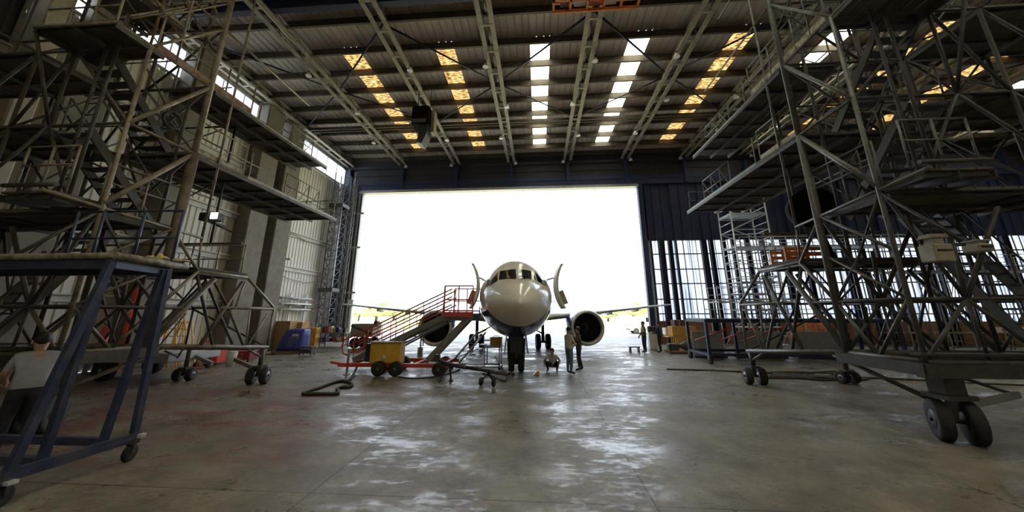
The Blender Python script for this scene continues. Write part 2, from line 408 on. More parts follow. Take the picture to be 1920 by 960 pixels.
# front wall ------------------------------------------------------------------
DX0, DX1, DZ = -16.42, 8.95, 13.28
mb = MB()
x = XL - .2
while x < DX0 - .05:
    e = min(x + .3, DX0); mb.box((x, DY, 0), (e - .1, DY + .3, ROOF)); mb.box((e - .1, DY + .04, 0), (e, DY + .3, ROOF)); x = e
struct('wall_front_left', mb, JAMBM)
struct('trim_3', MB().box((DX0 - .28, DY - .1, 0), (DX0 - .16, DY, 13.5)).box((DX0 - .95, DY - .06, 0), (DX0 - .86, DY, 15.5)).box((DX0 - .03, DY - .05, 0), (DX0 + .05, DY + .35, DZ)), LGREY)
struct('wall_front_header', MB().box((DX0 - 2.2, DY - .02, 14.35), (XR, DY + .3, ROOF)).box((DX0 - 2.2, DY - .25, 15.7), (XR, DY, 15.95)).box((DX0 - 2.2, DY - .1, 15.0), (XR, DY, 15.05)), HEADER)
h = MB().box((DX0 - .4, DY - .3, DZ + .22), (XR, DY + .3, 14.35)).box((DX0 - .4, DY - .36, 13.98), (XR, DY, 14.06))
for tx in TRUSS_X: h.box((tx - .12, DY - .4, DZ + .22), (tx + .12, DY, 15.7))
struct('wall_front_lintel', h, NAVY)
struct('trim_4', MB().box((DX0 - .2, DY - .34, DZ - .02), (DX1 + .1, DY + .3, DZ + .22)), ALUSTRIP)
# sliding door leaves right of the opening: navy upper cladding, translucent lower lights
ZW0, ZW1 = 1.72, 8.36
up = MB().box((DX1, DY, ZW1), (XR, DY + .12, 14.0))
x = DX1 + .4; k = 0
while x < XR:
    wd = .12 if k % 3 else .3
    up.box((x, DY - (.08 if k % 3 else .2), ZW1), (x + wd, DY, DZ + .2)); x += .78; k += 1
struct('door_1', up, NAVY)
struct('trim_5', MB().box((DX1, DY - .3, 0), (DX1 + .42, DY + .15, DZ + .2)), NAVY)
struct('trim_6', MB().box((DX1 + .42, DY - .2, 0), (DX1 + .56, DY, DZ + .1)), ALUSTRIP)
gl = sky_mat('translucent_door_sheet', (.92, .95, 1.0), (.16, .20, .29), .46, .74, (2.6, 1, .05))
w = struct('window_13', MB().box((DX1 + .56, DY + .05, ZW0), (XR, DY + .075, ZW1)), gl)
fr = MB()
for (x, wd) in ((9.62, .12), (10.54, .42), (11.25, .34), (11.72, .12), (14.0, .46), (14.62, .3), (15.6, .34), (16.35, .2), (17.5, .3), (18.7, .36), (20.4, .42), (22.0, .32), (23.6, .42), (25.0, .2), (26.3, .42), (27.45, .26), (28.75, .5), (31.0, .46), (31.7, .22), (33.1, .52), (35.0, .42), (37.1, .52), (39.0, .42), (41, .4), (43, .5)):
    fr.box((x - wd/2, DY - .22, 0), (x - wd/2 + .05, DY + .05, ZW1)).box((x + wd/2 - .05, DY - .22, 0), (x + wd/2, DY + .05, ZW1)).box((x - wd/2, DY - .05, 0), (x + wd/2, DY + .04, ZW1))
fr.build('window_frame', NAVYD, w)
fr = MB(); x = DX1 + .8
while x < XR: fr.box((x, DY - .02, ZW0), (x + .05, DY + .04, ZW1)); x += .52
fr.build('window_mullion', NAVYD, w)
fr = MB()
for py in (476, 504.6, 531.7, 561, 588.5): z = ony(1290, py, DY).z; fr.box((DX1 + .5, DY - .06, z - .045), (XR, DY + .04, z + .045))
fr.build('window_transom', NAVYD, w)
# brick plinth below the lights
def brick_mat():
    m, nt, b = _nt('red_brick_plinth'); t = nt.nodes.new('ShaderNodeTexBrick'); tc = nt.nodes.new('ShaderNodeTexCoord'); mp = nt.nodes.new('ShaderNodeMapping')
    mp.inputs['Rotation'].default_value = (math.pi/2, 0, 0)
    t.inputs['Color1'].default_value = (.30, .10, .065, 1); t.inputs['Color2'].default_value = (.38, .22, .14, 1); t.inputs['Mortar'].default_value = (.30, .27, .22, 1); t.inputs['Scale'].default_value = 4.0
    nt.links.new(tc.outputs['Object'], mp.inputs['Vector']); nt.links.new(mp.outputs['Vector'], t.inputs['Vector']); nt.links.new(t.outputs['Color'], b.inputs['Base Color']); b.inputs['Roughness'].default_value = .85
    return m
struct('wall_front_plinth', MB().box((DX1 + .56, DY - .02, 0), (XR, DY + .2, ZW0)).box((DX1 + .56, DY - .08, ZW0 - .06), (XR, DY + .2, ZW0)), brick_mat())

# ================================================================== OUTSIDE
APRON = mat('sunlit_apron_concrete', (.125, .134, .152), (.092, .10, .115), .5, .45, 0, .3, .7, bump=.05)
GRASS = mat('dry_airfield_grass', (.30, .33, .14), (.42, .40, .22), .15, .9, 0, .3, .7)
struct('ground_apron', MB().box((-120, DY + .3, -.12), (120, 47, -.005)), APRON)
struct('ground_field', MB().box((-500, 47, -.12), (500, 700, -.01)), GRASS)
struct('ground_kerb', MB().box((-120, 46.8, -.05), (120, 47.1, .08)), LGREY)
LEAF = mat('tree_leaves', (.42, .48, .27), (.54, .58, .38), 2.0, .8)
BARK = mat('tree_bark', (.16, .12, .09), (.10, .08, .06), 6, .9)
def tree(x, y, h, w, seed, label):
    rnd = random.Random(seed); t = thing('tree', (x, y, 0), label, 'tree', 'trees across the airfield')
    MB().path([(x, y, 0), (x + .1, y, h*.3), (x - .05, y + .1, h*.6)], w*.05, 7).build('trunk', BARK, t)
    c = MB()
    for k in range(9):
        a = rnd.uniform(0, 6.28); r = rnd.uniform(.1, .62) * w * .6
        c.blob((x + math.cos(a)*r, y + math.sin(a)*r, h*rnd.uniform(.42, .84)), (w*.27, w*.27, h*.16), seed*17 + k, .3, 11, 7)
    for k in range(260):
        a = rnd.uniform(0, 6.28); el = rnd.uniform(-.6, 1.4); r = rnd.uniform(.75, 1.05)
        p = V((x + math.cos(a)*math.cos(el)*w*.55*r, y + math.sin(a)*math.cos(el)*w*.55*r, h*.62 + math.sin(el)*h*.36*r)); d = V((rnd.uniform(-1, 1), rnd.uniform(-1, 1), rnd.uniform(-1, 1))) * w*.07; e = d.cross(V((rnd.uniform(-1,1), .3, 1))).normalized()*w*.05
        c._add([p - d, p + e, p + d, p - e], [(0, 1, 2, 3)])
    c.build('crown', LEAF, t); return t
for (px, Y, top, w, s, lb) in ((705, 95, 566, 8, 1, 'pale green tree in the doorway, above the stair handrail'), (738, 125, 574, 9, 2, 'low broad tree beside the wing, nearer the aircraft stairs'),
        (672, 112, 579, 6, 3, 'small tree in the corner by the left door jamb'), (1188, 95, 566, 8, 4, 'pale green tree above the parked white van'), (1140, 110, 580, 7, 5, 'small round tree above the right engine, short of the van'),
        (1217, 125, 577, 7, 6, 'low bushy tree behind the edge of the blue door')):
    g = ony(px, 600, Y); tree(g.x, Y, ony(px, top, Y).z, w, s, lb)
# distant low terminal and hedge line
p0 = ony(662, 566, 150); p1 = ony(738, 566, 150)
t = thing('terminal_building', (p0.x, 150, 0), 'long flat-roofed building far across the airfield', 'building')
MB().box((p0.x, 150, 0), (p1.x, 162, p0.z - 1.2)).build('wall', WHITEP, t)
MB().box((p0.x - 1.5, 148.5, p0.z - 1.2), (p1.x + 1.5, 163, p0.z)).build('roof', GREYP, t)
b = MB()
for k in range(8): xx = p0.x + (p1.x - p0.x) * (k + .25) / 8; b.box((xx, 149.9, 1.0), (xx + (p1.x - p0.x)/16, 150, 3.0))
b.build('window_band', DARKMETAL, t)
# ================================================================== DOCKING STANDS (one each side of the aircraft, mirror images)
def pw(x, pts):
    for (a, b), (c, d) in zip(pts, pts[1:]):
        if x <= c: return b + (d - b) * (x - a) / (c - a)
    return pts[-1][1]
ZMAP = [(0, 0), (1.2, 1.08), (1.55, 1.45), (2.45, 2.58), (4.3, 4.56), (13.5, 14.3)]
def docking_stand(side):
    Lf = side < 0
    if Lf: M = lambda u, y, z: V((-9.5 - u, y, z))
    else: M = lambda u, y, z: V((7.2 + 1.05 * u, 1.05 * y + .55, pw(z, ZMAP)))
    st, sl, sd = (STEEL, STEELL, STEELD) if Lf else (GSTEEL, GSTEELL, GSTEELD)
    root = thing('docking_stand', M(0, 8.2, 0), ('brownish steel tube docking stand with long walkways along the cladded wall' if Lf else 'grey steel tube docking stand with long walkways before the blue glazed doors'), 'scaffolding', 'aircraft docking stands')
    cnt = {}
    def tb(name, a, b, r, m=None, n=8):
        return T(name, M(*a), M(*b), r * (.66 if a[1] < 8 or a[0] > 1.5 else .8), m or st, root, n)
    b0, m0, C, B, A, AA, TT = 1.52, 2.45, 4.5, 6.63, 8.75, 10.8, 13.2
    yF, yK, yP, yG, yH = 6.58, 8.2, 8.95, 10.3, 12.15
    us = [0, 2.05, 3.1, 5.1, 7.1]
    # ---- uprights
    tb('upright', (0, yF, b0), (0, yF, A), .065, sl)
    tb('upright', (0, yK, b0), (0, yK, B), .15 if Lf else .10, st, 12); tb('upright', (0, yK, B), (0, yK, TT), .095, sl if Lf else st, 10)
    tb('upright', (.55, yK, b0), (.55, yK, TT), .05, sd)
    tb('upright', (0, yP, C - .2), (0, yP, TT + .6), .042, sl)
    tb('upright', (2.05, yF, B), (2.05, yF, A), .055, sd)
    for u in us[2:]:
        tb('upright', (u, yF, b0), (u, yF, A if u < 5 else TT), .06, sd)
        tb('upright', (u, yK, b0), (u, yK, TT), .07, sd)
    tb('upright', (2.05, yK, b0), (2.05, yK, TT), .065, sd)
    for u in (3.1, 5.1): tb('upright', (u, yG, b0), (u, yG, A), .055, sd)
    tb('upright', (1.1, yG, C), (1.1, yG, A), .045, sd)
    # ---- ledgers along the stand
    L = lambda a, b, r=.05, m=None: tb('ledger', a, b, r, m)
    for u in (0, 3.1):
        L((u, 5.84, A), (u, 13.95, A), .055, sl if u == 0 else sd)
        L((u, yF, B), (u, 15.2 if u == 0 else 12, B), .055, sl if u == 0 else sd)
        L((u, 6.3 if u == 0 else yF, AA), (u, 12.25 if u == 0 else yK, AA), .05, sl if u == 0 else sd)
        L((u, 5.6, C + .12), (u, yP, C - .12), .055, sl if u == 0 else sd)
        L((u, yF, m0), (u, yP, m0), .05, sd)
        L((u, yF, b0), (u, yK, b0), .085, st)
    L((0, yF, TT - .5), (0, 10.6, TT - .5), .035, sl)
    for u in (5.1, 7.1):
        for z in (b0, C, B, A): L((u, yF, z), (u, yK, z), .05, sd)
    # ---- ledgers across the stand
    for (y, zs) in ((yF, (b0, m0, C, B, A)), (yK, (b0, m0, C, B, A, AA))):
        for z in zs: L((0, y, z), (7.1, y, z), .09 if z == b0 else .05, sd if z > 2 else st)
    L((0, 5.84, A), (2.05, 5.84, A), .06, sl); L((2.05, 5.84, A), (2.05, yF, A), .05, sd)
    for z in (C, B, A): L((0, yG, z), (5.1, yG, z), .045, sd)
    # ---- braces on the inner face (facing the aircraft)
    X = lambda a, b, r=.05, m=None: tb('brace', a, b, r, m)
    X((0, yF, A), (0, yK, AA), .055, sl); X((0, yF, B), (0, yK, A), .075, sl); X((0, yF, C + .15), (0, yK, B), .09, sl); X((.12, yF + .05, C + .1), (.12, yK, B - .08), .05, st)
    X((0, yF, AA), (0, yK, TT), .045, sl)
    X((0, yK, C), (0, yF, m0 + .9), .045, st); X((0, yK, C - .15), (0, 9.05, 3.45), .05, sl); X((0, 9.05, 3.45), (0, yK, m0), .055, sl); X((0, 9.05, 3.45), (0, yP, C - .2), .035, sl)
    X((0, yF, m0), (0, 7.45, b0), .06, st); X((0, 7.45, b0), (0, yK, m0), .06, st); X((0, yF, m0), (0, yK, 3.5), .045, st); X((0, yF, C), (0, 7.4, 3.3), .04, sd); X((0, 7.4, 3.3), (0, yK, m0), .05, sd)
    X((0, yF, C), (.2, yF - .9, m0 + .9), .05, sd)
    # ---- braces on the cross faces
    for (y, m, r) in ((yF, sd, .055), (yK, sd, .05)):
        X((0, y, b0), (.98, y, m0), r, st if y == yF else m); X((.98, y, m0), (1.04, y, b0), r * .8, m); X((.98, y, m0), (2.05, y, b0), r, m)
        X((.98, y, m0), (2.05, y, C - .35), r * 1.15, m); X((.98, y, m0), (.1, y, C - .1), r, m); X((.98, y, m0), (1.05, y, C - .9), r, m)
        X((3.1, y, b0), (4.1, y, m0), r, m); X((4.1, y, m0), (5.1, y, b0), r, m); X((4.1, y, m0), (3.1, y, C), r, m); X((4.1, y, m0), (5.1, y, C), r, m)
        X((2.05, y, B), (.75, y, C), r, m); X((2.05, y, B), (4.0, y, C), r, m); X((3.1, y, B), (5.1, y, C), r, m)
        X((2.05, y, A), (0, y, B), r, st); X((2.05, y, A), (3.1, y, B), r, m); X((3.1, y, A), (5.1, y, B), r, m)
    X((2.05, 5.84, A), (2.05, yF, B), .055, sd)
    X((3.1, yF, B), (1.2, yK, C + 1.2), .035, sd); X((2.05, yF, B), (1.0, yK, B + .9), .03, sd); X((3.1, yF, B), (.9, yK, B + .9), .025, sd)
    for (z0, z1) in ((C, B), (B, A), (A, AA), (AA, TT)):
        X((0, yK, z1), (2.05, yK, z0), .045, sd); X((3.1, yK, z0), (5.1, yK, z1), .045, sd)
        X((3.1, yF, z0), (3.1, yK, z1), .045, sd)
    # ---- second lattice tower carried up behind the walkways
    for (u, y0) in ((1.6, 9.4), (4.2, 9.4)):
        for z in (C, B, A):
            X((u, y0 - 1.1, z), (u, y0 + .9, z + 2.0 if z < A else z + 1.6), .04, sd)
    # ---- front extension truss over the outer wheels
    D = 3.45
    for u in (0, 3.1):
        mm = sl if u == 0 else sd
        L((u, 9.05, D), (u, 10.75, D), .055, mm); X((u, 10.75, D), (u, yH, m0 + .05), .055, mm); tb('upright', (u, yH, m0 + .05), (u, yH, 1.1), .05, mm)
        L((u, 10.0, m0 + .02), (u, yH, m0 + .02), .055, mm); L((u, yK, b0), (u, yH, 1.16), .085, st if u == 0 else sd)
        X((u, yK, b0), (u, 9.6, 3.3), .085, st); X((u + .2, yK + .1, b0 + .15), (u + .2, 9.55, 3.2), .06, sd)
        X((u, 9.55, 1.38), (u, 10.6, 3.3), .06, st); X((u, 10.35, 2.35), (u, 11.15, 1.22), .05, st); X((u, 10.7, 3.3), (u, 10.5, m0), .04, mm); X((u, 11.1, 2.4), (u, 11.2, 1.2), .035, mm)
        X((u, 11.9, 2.3), (u, 11.25, 1.25), .035, mm); X((u, 9.0, D), (u, 10.0, 1.35), .05, sd); X((u, 9.4, D), (u, 10.3, 2.4), .045, sd)
        X((u, 11.2, 1.22), (u, 11.95, .85), .05, mm); X((u, yH, 1.2), (u, 11.95, .8), .05, mm)
    for (y, z) in ((9.05, D), (10.75, D), (yH, m0 + .05), (yH, 1.16), (10.1, 1.3), (11.15, 1.2)): L((0, y, z), (3.1, y, z), .05, sd)
    X((0, 10.75, D), (3.1, 9.05, D), .04, sd); X((0, yH, 1.16), (3.1, yH, m0), .045, sd); X((0, 10.75, 1.25), (1.5, 10.75, D), .045, sd); X((3.1, 10.75, 1.25), (1.6, 10.75, D), .045, sd)
    # wide girder on the cross face at the base
    gb = MB(); gb.bar(M(-.15, yF, b0 - .14), M(7.1, yF, b0 - .14), .16, .24); gb.bar(M(-.15, yF, b0 + .12), M(7.1, yF, b0 + .12), .2, .04); gb.bar(M(-.05, yF - .1, b0 - .12), M(-.05, yK + .2, b0 - .12), .14, .22)
    gb.build('base_girder', sd if Lf else GSTEELD, root)
    gb = MB().bar(M(.2, yK, b0 - .1), M(7.1, yK, b0 - .1), .14, .2); gb.build('base_girder', sd, root)
    # ---- walkway decks (boards, stringers, transoms) with toe boards and handrails as sub-parts
    def deck(name, u0, u1, y0, y1, z, m=DECK, trans=.95):
        d = MB(); nb = max(2, int((u1 - u0) / .26)); w = (u1 - u0) / nb
        for k in range(nb):
            a = M(u0 + k*w + .012, (y0 + y1)/2, z + .05); c = M(u0 + (k+1)*w - .012, (y0 + y1)/2, z + .05)
            d.bar(M(u0 + (k+.5)*w, y0, z + .05), M(u0 + (k+.5)*w, y1, z + .05), abs(c.x - a.x), .045)
        o = d.build(name, m, root)
        s = MB(); y = y0 + .1
        while y < y1: s.bar(M(u0, y, z - .03), M(u1, y, z - .03), .06, .09); y += trans
        for k in (0, .5, 1): s.bar(M(u0 + (u1-u0)*k, y0, z - .06), M(u0 + (u1-u0)*k, y1, z - .06), .05, .14)
        s.build('deck_bearer', sd, o); return o
    def rail(o, u, y0, y1, z, n, diag=False, toe=True, h=1.02):
        for k in range(n + 1):
            y = y0 + (y1 - y0) * k / n; T('guard_post', M(u, y, z - .05), M(u, y, z + h), .024, sl, o, 6)
        b = MB()
        for q in (h, h * .55): b.tube(M(u, y0, z + q), M(u, y1, z + q), .022, 6)
        if diag:
            for k in range(n): b.tube(M(u, y0 + (y1-y0)*k/n, z), M(u, y0 + (y1-y0)*(k+1)/n, z + h), .018, 6)
        b.build('handrail', sl, o)
        if toe: MB().bar(M(u, y0, z + .13), M(u, y1, z + .13), .03, .17).build('toe_board', RUSTED if Lf and y0 < 7 else WORNEDGE, o)
    def urail(o, y, u0, u1, z, n, h=1.02):
        for k in range(n + 1): T('guard_post', M(u0 + (u1-u0)*k/n, y, z), M(u0 + (u1-u0)*k/n, y, z + h), .024, sl, o, 6)
        b = MB()
        for q in (h, h * .55): b.tube(M(u0, y, z + q), M(u1, y, z + q), .022, 6)
        b.build('handrail', sl, o)
    o = deck('front_platform', 0, 2.05, 5.84, 6.9, A); urail(o, 5.9, 0.1, 2.0, A, 3)
    o = deck('upper_walkway', 0, 1.45, 8.35, 13.95, A)
    rail(o, 0, 6.7, 9.65, A, 3); rail(o, 1.45, 8.4, 13.8, A, 6, True, False)
    T('guard_post', M(0, 10.0, A), M(0, 10.0, A + .8), .03, sl, o, 6)
    rail(o, .25, 11.4, 13.2, A, 3, True, False, .9)
    o = deck('lower_walkway', 0, 2.35, yK, 15.2, B); MB().bar(M(0, 10.0, B + .02), M(0.05, 15.2, B + .02), .07, .1).build('edge_beam', sl, o)
    rail(o, 0.05, yK, 9.85, B, 2); T('guard_post', M(.05, 10.1, B), M(.05, 10.1, B + .95), .03, sl, o, 6)
    rail(o, 2.35, 8.4, 15.1, B, 7, True, False); rail(o, .4, 12.2, 14.3, B, 3, True, False, 1.1)
    urail(o, 15.1, .1, 2.3, B, 3, .9)
    o = deck('tower_platform', 2.3, 7.0, yF, yK, B); o = deck('tower_platform', .2, 7.0, yF, yK, C)
    rail(o, .1, yF, yK, C + .1, 2, False, False)
    o = deck('tower_platform', 3.1, 7.0, yF, yK, A); o = deck('top_platform', 1.7, 3.0, yK - 1.0, yK + .3, AA + .3); rail(o, 1.65, yK - 1.0, yK + .3, AA + .3, 2, True); urail(o, yK - .95, 1.7, 3.0, AA + .3, 2)
    for q in (0, .8, 1.6):
        X((q, yF, A + .9), (q, yK, AA + 1.0), .035, sl); X((q, yF, AA), (q, yK, A + 1.1), .03, st); X((q, yK, AA), (q + .8, yK, AA + 1.3), .035, sl); X((q, yF + .6, AA + .1), (q + .8, yF + .6, AA + 1.1), .03, sl)
    for z in (A + 1.0, AA + .55, AA + 1.1): L((0, yF + .6, z), (2.4, yF + .6, z), .028, sl); L((0, yK, z), (3.1, yK, z), .028, sl)
    tb('upright', (.9, yF + .6, A), (.9, yF + .6, TT - .4), .045, RUSTED if Lf else sd); tb('upright', (0, yF + .6, A), (0, yF + .6, TT - .4), .04, sl)
    o = deck('nose_platform', 0, 3.1, 9.05, 10.75, D + .05)
    urail(o, 10.7, .2, 3.0, D + .05, 3)
    # hood over the small outrigger deck on the cross face
    o = deck('outrigger_platform', .1, 1.3, 5.84, yF, C + .12); MB().tube(M(.1, 5.84, C + .32), M(1.3, 5.84, C + .32), .045, 10).build('roller', sd, o); urail(o, 6.0, .1, 1.3, C + .3, 2, .95)
    # ---- stairs
    def stairs(u0, u1, ya, za, yb, zb, n):
        s = MB()
        for u in (u0, u1): s.bar(M(u, ya, za), M(u, yb, zb), .05, .2)
        o = s.build('stair', sd, root)
        for k in range(n):
            f = (k + .5) / n; y = ya + (yb-ya)*f; z = za + (zb-za)*f
            MB().bar(M(u0, y, z), M(u1, y, z), .24, .04).build('tread', DARKMETAL, o)
        h = MB()
        for u in (u0, u1):
            h.tube(M(u, ya, za + .9), M(u, yb, zb + .9), .022, 6)
            for k in range(4): f = k/3; h.tube(M(u, ya+(yb-ya)*f, za+(zb-za)*f), M(u, ya+(yb-ya)*f, za+(zb-za)*f + .9), .02, 6)
        h.build('stair_rail', st, o)
    stairs(1.2, 2.0, 6.75, A - .03, 8.75, B + .02, 10); stairs(1.2, 2.0, 6.75, B - .03, 8.75, C + .02, 10); stairs(2.2, 3.0, 8.5, C, 6.9, b0 + .2, 12)
    # vertical access ladder on the cross face
    ld = MB()
    for u in (.72, 1.02): ld.tube(M(u, yF - .12, C), M(u, yF - .12, A + .9), .035, 8)
    z = C + .2
    while z < A + .8: ld.tube(M(.72, yF - .12, z), M(1.02, yF - .12, z), .016, 6); z += .3
    ld.build('ladder', sd, root)
    # ---- wheels: swivel column, fork, pair of wheels
    def wheel_unit(u, y, r, ang, big, tow=False):
        p = M(u, y, 0); p.z = 0; ztop = M(u, y, b0 if big else 1.12).z
        c = MB()
        if big:
            c.cbox((p.x, p.y, (ztop + 2*r + .06)/2 + .02), (.36, .36, ztop - 2*r - .1), bev=.02); c.cbox((p.x, p.y, 2*r + .07), (.5, .5, .08)); c.prism([(p.x + .2, p.y + .1, ztop - .1), (p.x + .42, p.y + .1, ztop - .25), (p.x + .42, p.y + .1, ztop - .55), (p.x + .2, p.y + .1, 2*r + .12)], (0, .05, 0))
        else: c.tube((p.x, p.y, 2*r - .02), (p.x, p.y, ztop), .07, 10); c.cbox((p.x, p.y, 2*r + .02), (.3, .3, .06))
        o = c.build('swivel_column', sd, root)
        ax = V((math.cos(ang), math.sin(ang), 0)); fw = V((-ax.y, ax.x, 0)); h = V((p.x, p.y, r))
        f = MB().bar(h - ax*.02, V((p.x, p.y, 2*r + .05)), .1, .12); f.tube(h - ax*.34, h + ax*.34, .04, 8); f.build('wheel_fork', DARKMETAL, o)
        for sgn in (-1, 1):
            q = h + ax * (.2 * sgn)
            MB().lathe(q, ax, [(-.09, r*.62), (-.1, r*.9), (-.07, r), (.07, r), (.1, r*.9), (.09, r*.62)], 24).build('wheel', RUBBER, root)
            MB().lathe(q, ax, [(-.1, r*.2), (-.085, r*.62), (.085, r*.62), (.1, r*.2)], 18).build('wheel_hub', WHEELHUB if not big else DARKMETAL, root)
        if tow:
            e = h + fw * (-.2) + V((0, 0, r*.6)); tip = h + (ax * (1.5 * (-1 if Lf else 1)) + fw * 1.0) * .75 + V((0, 0, .45))
            MB().bar(V((p.x, p.y, 1.6*r)), tip, .07, .12).build('tow_bar', sl if Lf else GREYP, root)
    wheel_unit(.48, 6.85, .36, .45 if Lf else -.5, True, True)
    wheel_unit(0, 11.95, .27, .3 if Lf else -.2, False, Lf)
    wheel_unit(3.1, 12.35, .2, .2, False)
    wheel_unit(7.0, 6.9, .36, .1, True)
    # diagonal stay from the base girder down to the wheel column
    X((0, 8.6, b0 - .1), (.35, 7.0, .75), .06, sl if Lf else st)
    X((0, 6.9, b0), (2.2, 7.4, .8), .05, sd)
    return root, M
LEFT_STAND, ML = docking_stand(-1)
RIGHT_STAND, MR = docking_stand(1)

# ------------------------------------------------------------------ things lying on the stands
def hose_coil(c, r, label, m=HOSE, ax=(1, 0, 0), group=None):
    ax = V(ax).normalized(); a = ax.orthogonal().normalized(); b = ax.cross(a); pts = []
    for k in range(64):
        t = k * 2*math.pi/20; rr = r * (1 - .06*math.sin(t*.31)); pts.append(V(c) + a*math.cos(t)*rr + b*math.sin(t)*rr + ax*(.02*math.sin(t*.7)))
    return tag(MB().path(pts, .018, 6).build('hose_coil', m), label, 'hose', group)
hose_coil(ML(.06, 7.5, 7.25), .22, 'dark hose coil hung on the rail of the left lower walkway')
# orange crate on the nose platform of the right stand
c = MR(1.3, 9.75, 3.5); zt = MR(0, 9, 3.45).z + .13; c = V((8.05, 11.3, c.z))
t = thing('crate', (c.x, c.y, zt), 'open orange slatted crate on the right stand end platform', 'crate')
b = MB()
for k in range(3): b.cbox((c.x, c.y - .35, zt + .08 + .17*k), (1.15, .03, .1)); b.cbox((c.x, c.y + .35, zt + .08 + .17*k), (1.15, .03, .1))
b.build('side_slats', ORANGEP, t)
b = MB()
for sx in (-.56, 0, .56):
    for sy in (-.33, .33): MB().cbox((c.x + sx, c.y + sy, zt + .25), (.06, .05, .5)).build('corner_post', ORANGEP, t)
MB().cbox((c.x, c.y, zt + .02), (1.15, .7, .04)).build('bottom', WOOD, t)
# round drum fan on its post
c = onx(1522, 390, 8.15); r = .60
base = MR(.85, 9.35, 3.5); pz = base.z + .085
t = thing('drum_fan', (c.x, c.y, pz), 'large round dark drum fan on a leaning post, on the right stand', 'fan')
ax = (CAM - c).normalized(); ax = V((ax.x + .25, ax.y, ax.z*.3)).normalized()
MB().lathe(c, ax, [(-.2, .45), (-.2, r), (.16, r), (.2, r*.97), (.2, r*.9), (-.05, r*.86), (-.12, .2), (-.14, .01)], 28).build('drum', JETBLACK, t)
b = MB(); a = ax.orthogonal().normalized(); e = ax.cross(a)
for k in range(24): w = k*math.pi/12; b.tube(c + ax*.2 + (a*math.cos(w)+e*math.sin(w))*.08, c + ax*.2 + (a*math.cos(w)+e*math.sin(w))*r*.95, .008, 5)
b.lathe(c + ax*.19, ax, [(0, .1), (.05, .09), (.06, .01)], 12); b.build('grille', JETBLACK, t)
b = MB()
for k in range(5):
    w = k*2*math.pi/5; d = a*math.cos(w) + e*math.sin(w); f = -a*math.sin(w) + e*math.cos(w)
    b._add([c + d*.1 - f*.05 + ax*.06, c + d*.5 - f*.12 + ax*.1, c + d*.5 + f*.14, c + d*.1 + f*.07], [(0, 1, 2, 3)])
b.build('blades', JETBLACK, t)
foot = V((c.x + .35, c.y + .1, pz))
MB().tube(c - ax*.1 + V((0, 0, -.5)), foot, .11, 10).cbox((c.x, c.y, c.z - .68), (.34, .3, .34)).build('post', JETBLACK, t)
MB().cbox((foot.x, foot.y, pz + .02), (.5, .5, .05)).build('foot', DARKMETAL, t)
# winch housings on the cross face of the right stand
def winch(px, py, Y, w, h, label):
    c = ony(px, py, Y); t = thing('winch_box', (c.x, c.y, c.z - h/2), label, 'winch')
    MB().cbox((c.x, c.y, c.z - h*.18), (w, .3, h*.62), bev=.02).build('housing', BEIGE, t)
    MB().cbox((c.x, c.y, c.z + h*.22), (w*.55, .2, h*.26)).cbox((c.x, c.y, c.z + h*.42), (w*.9, .28, h*.14), bev=.01).build('motor', BEIGE, t)
    MB().tube((c.x - w*.35, c.y - .16, c.z - h*.1), (c.x + w*.35, c.y - .16, c.z - h*.1), .02, 6).build('guard_bar', DARKMETAL, t)
winch(1753, 466, 7.35, .36, .55, 'larger beige winch housing on the right stand tubes, level with the fan foot')
winch(1832, 462, 7.4, .28, .24, 'smaller beige box on the right stand, beside the larger winch housing')
# flood light on a bracket at the left stand
c = onx(410, 407, -10.4)
t = thing('flood_light', (c.x, c.y, c.z - .1), 'small boxy flood light with pale lens on the left stand', 'lamp')
MB().cbox((c.x - .25, c.y, c.z), (.62, .3, .26), bev=.02).build('body', DARKMETAL, t)
lm, lnt, lb = _nt('lamp_lens_lit'); lb.inputs['Emission Color'].default_value = (.85, .9, 1, 1); lb.inputs['Emission Strength'].default_value = 1.0; lb.inputs['Base Color'].default_value = (.8, .85, .9, 1)
MB().cbox((c.x + .0, c.y - .17, c.z), (.22, .04, .2)).build('lens', lm, t)
MB().bar((c.x - .5, c.y + .2, c.z - .1), (c.x + .1, c.y + .9, c.z - .45), .05, .05).bar((c.x - .5, c.y + .1, c.z - .1), (c.x - .5, c.y + .9, c.z - .1), .05, .05).build('bracket', STEELD, t)
# ================================================================== AIRCRAFT (nose into the hangar, turned slightly)
AG = V((-0.96, 15.15, 0.0)); AR = math.radians(6.2)
plane = thing('airliner', AG, 'white twin-jet airliner with dark blue belly parked nose first in the doorway', 'aircraft', rz=AR)
ST = [ # s from nose, half width, top, bottom
 (0.0, .03, 2.68, 2.62), (.08, .17, 2.80, 2.50), (.25, .35, 2.95, 2.34), (.5, .56, 3.12, 2.16), (.85, .80, 3.32, 1.97), (1.3, 1.03, 3.50, 1.77), (1.7, 1.20, 3.65, 1.62),
 (2.0, 1.29, 3.84, 1.53), (2.35, 1.38, 4.08, 1.46), (2.7, 1.46, 4.30, 1.40), (3.2, 1.545, 4.52, 1.34), (4.0, 1.62, 4.75, 1.29), (5.0, 1.655, 4.90, 1.25), (6.5, 1.66, 4.97, 1.22),
 (12, 1.66, 4.97, 1.22), (20, 1.66, 4.97, 1.22), (22.5, 1.6, 4.90, 1.55), (25, 1.35, 4.90, 2.2), (28, .85, 4.86, 3.15), (30.5, .3, 4.7, 3.9), (31.2, .06, 4.5, 4.2)]
def prof(s):
    for a, b in zip(ST, ST[1:]):
        if s <= b[0]:
            f = (s - a[0]) / (b[0] - a[0]); return tuple(a[k] + (b[k] - a[k]) * f for k in (1, 2, 3))
    return ST[-1][1:]
NS = 3.3
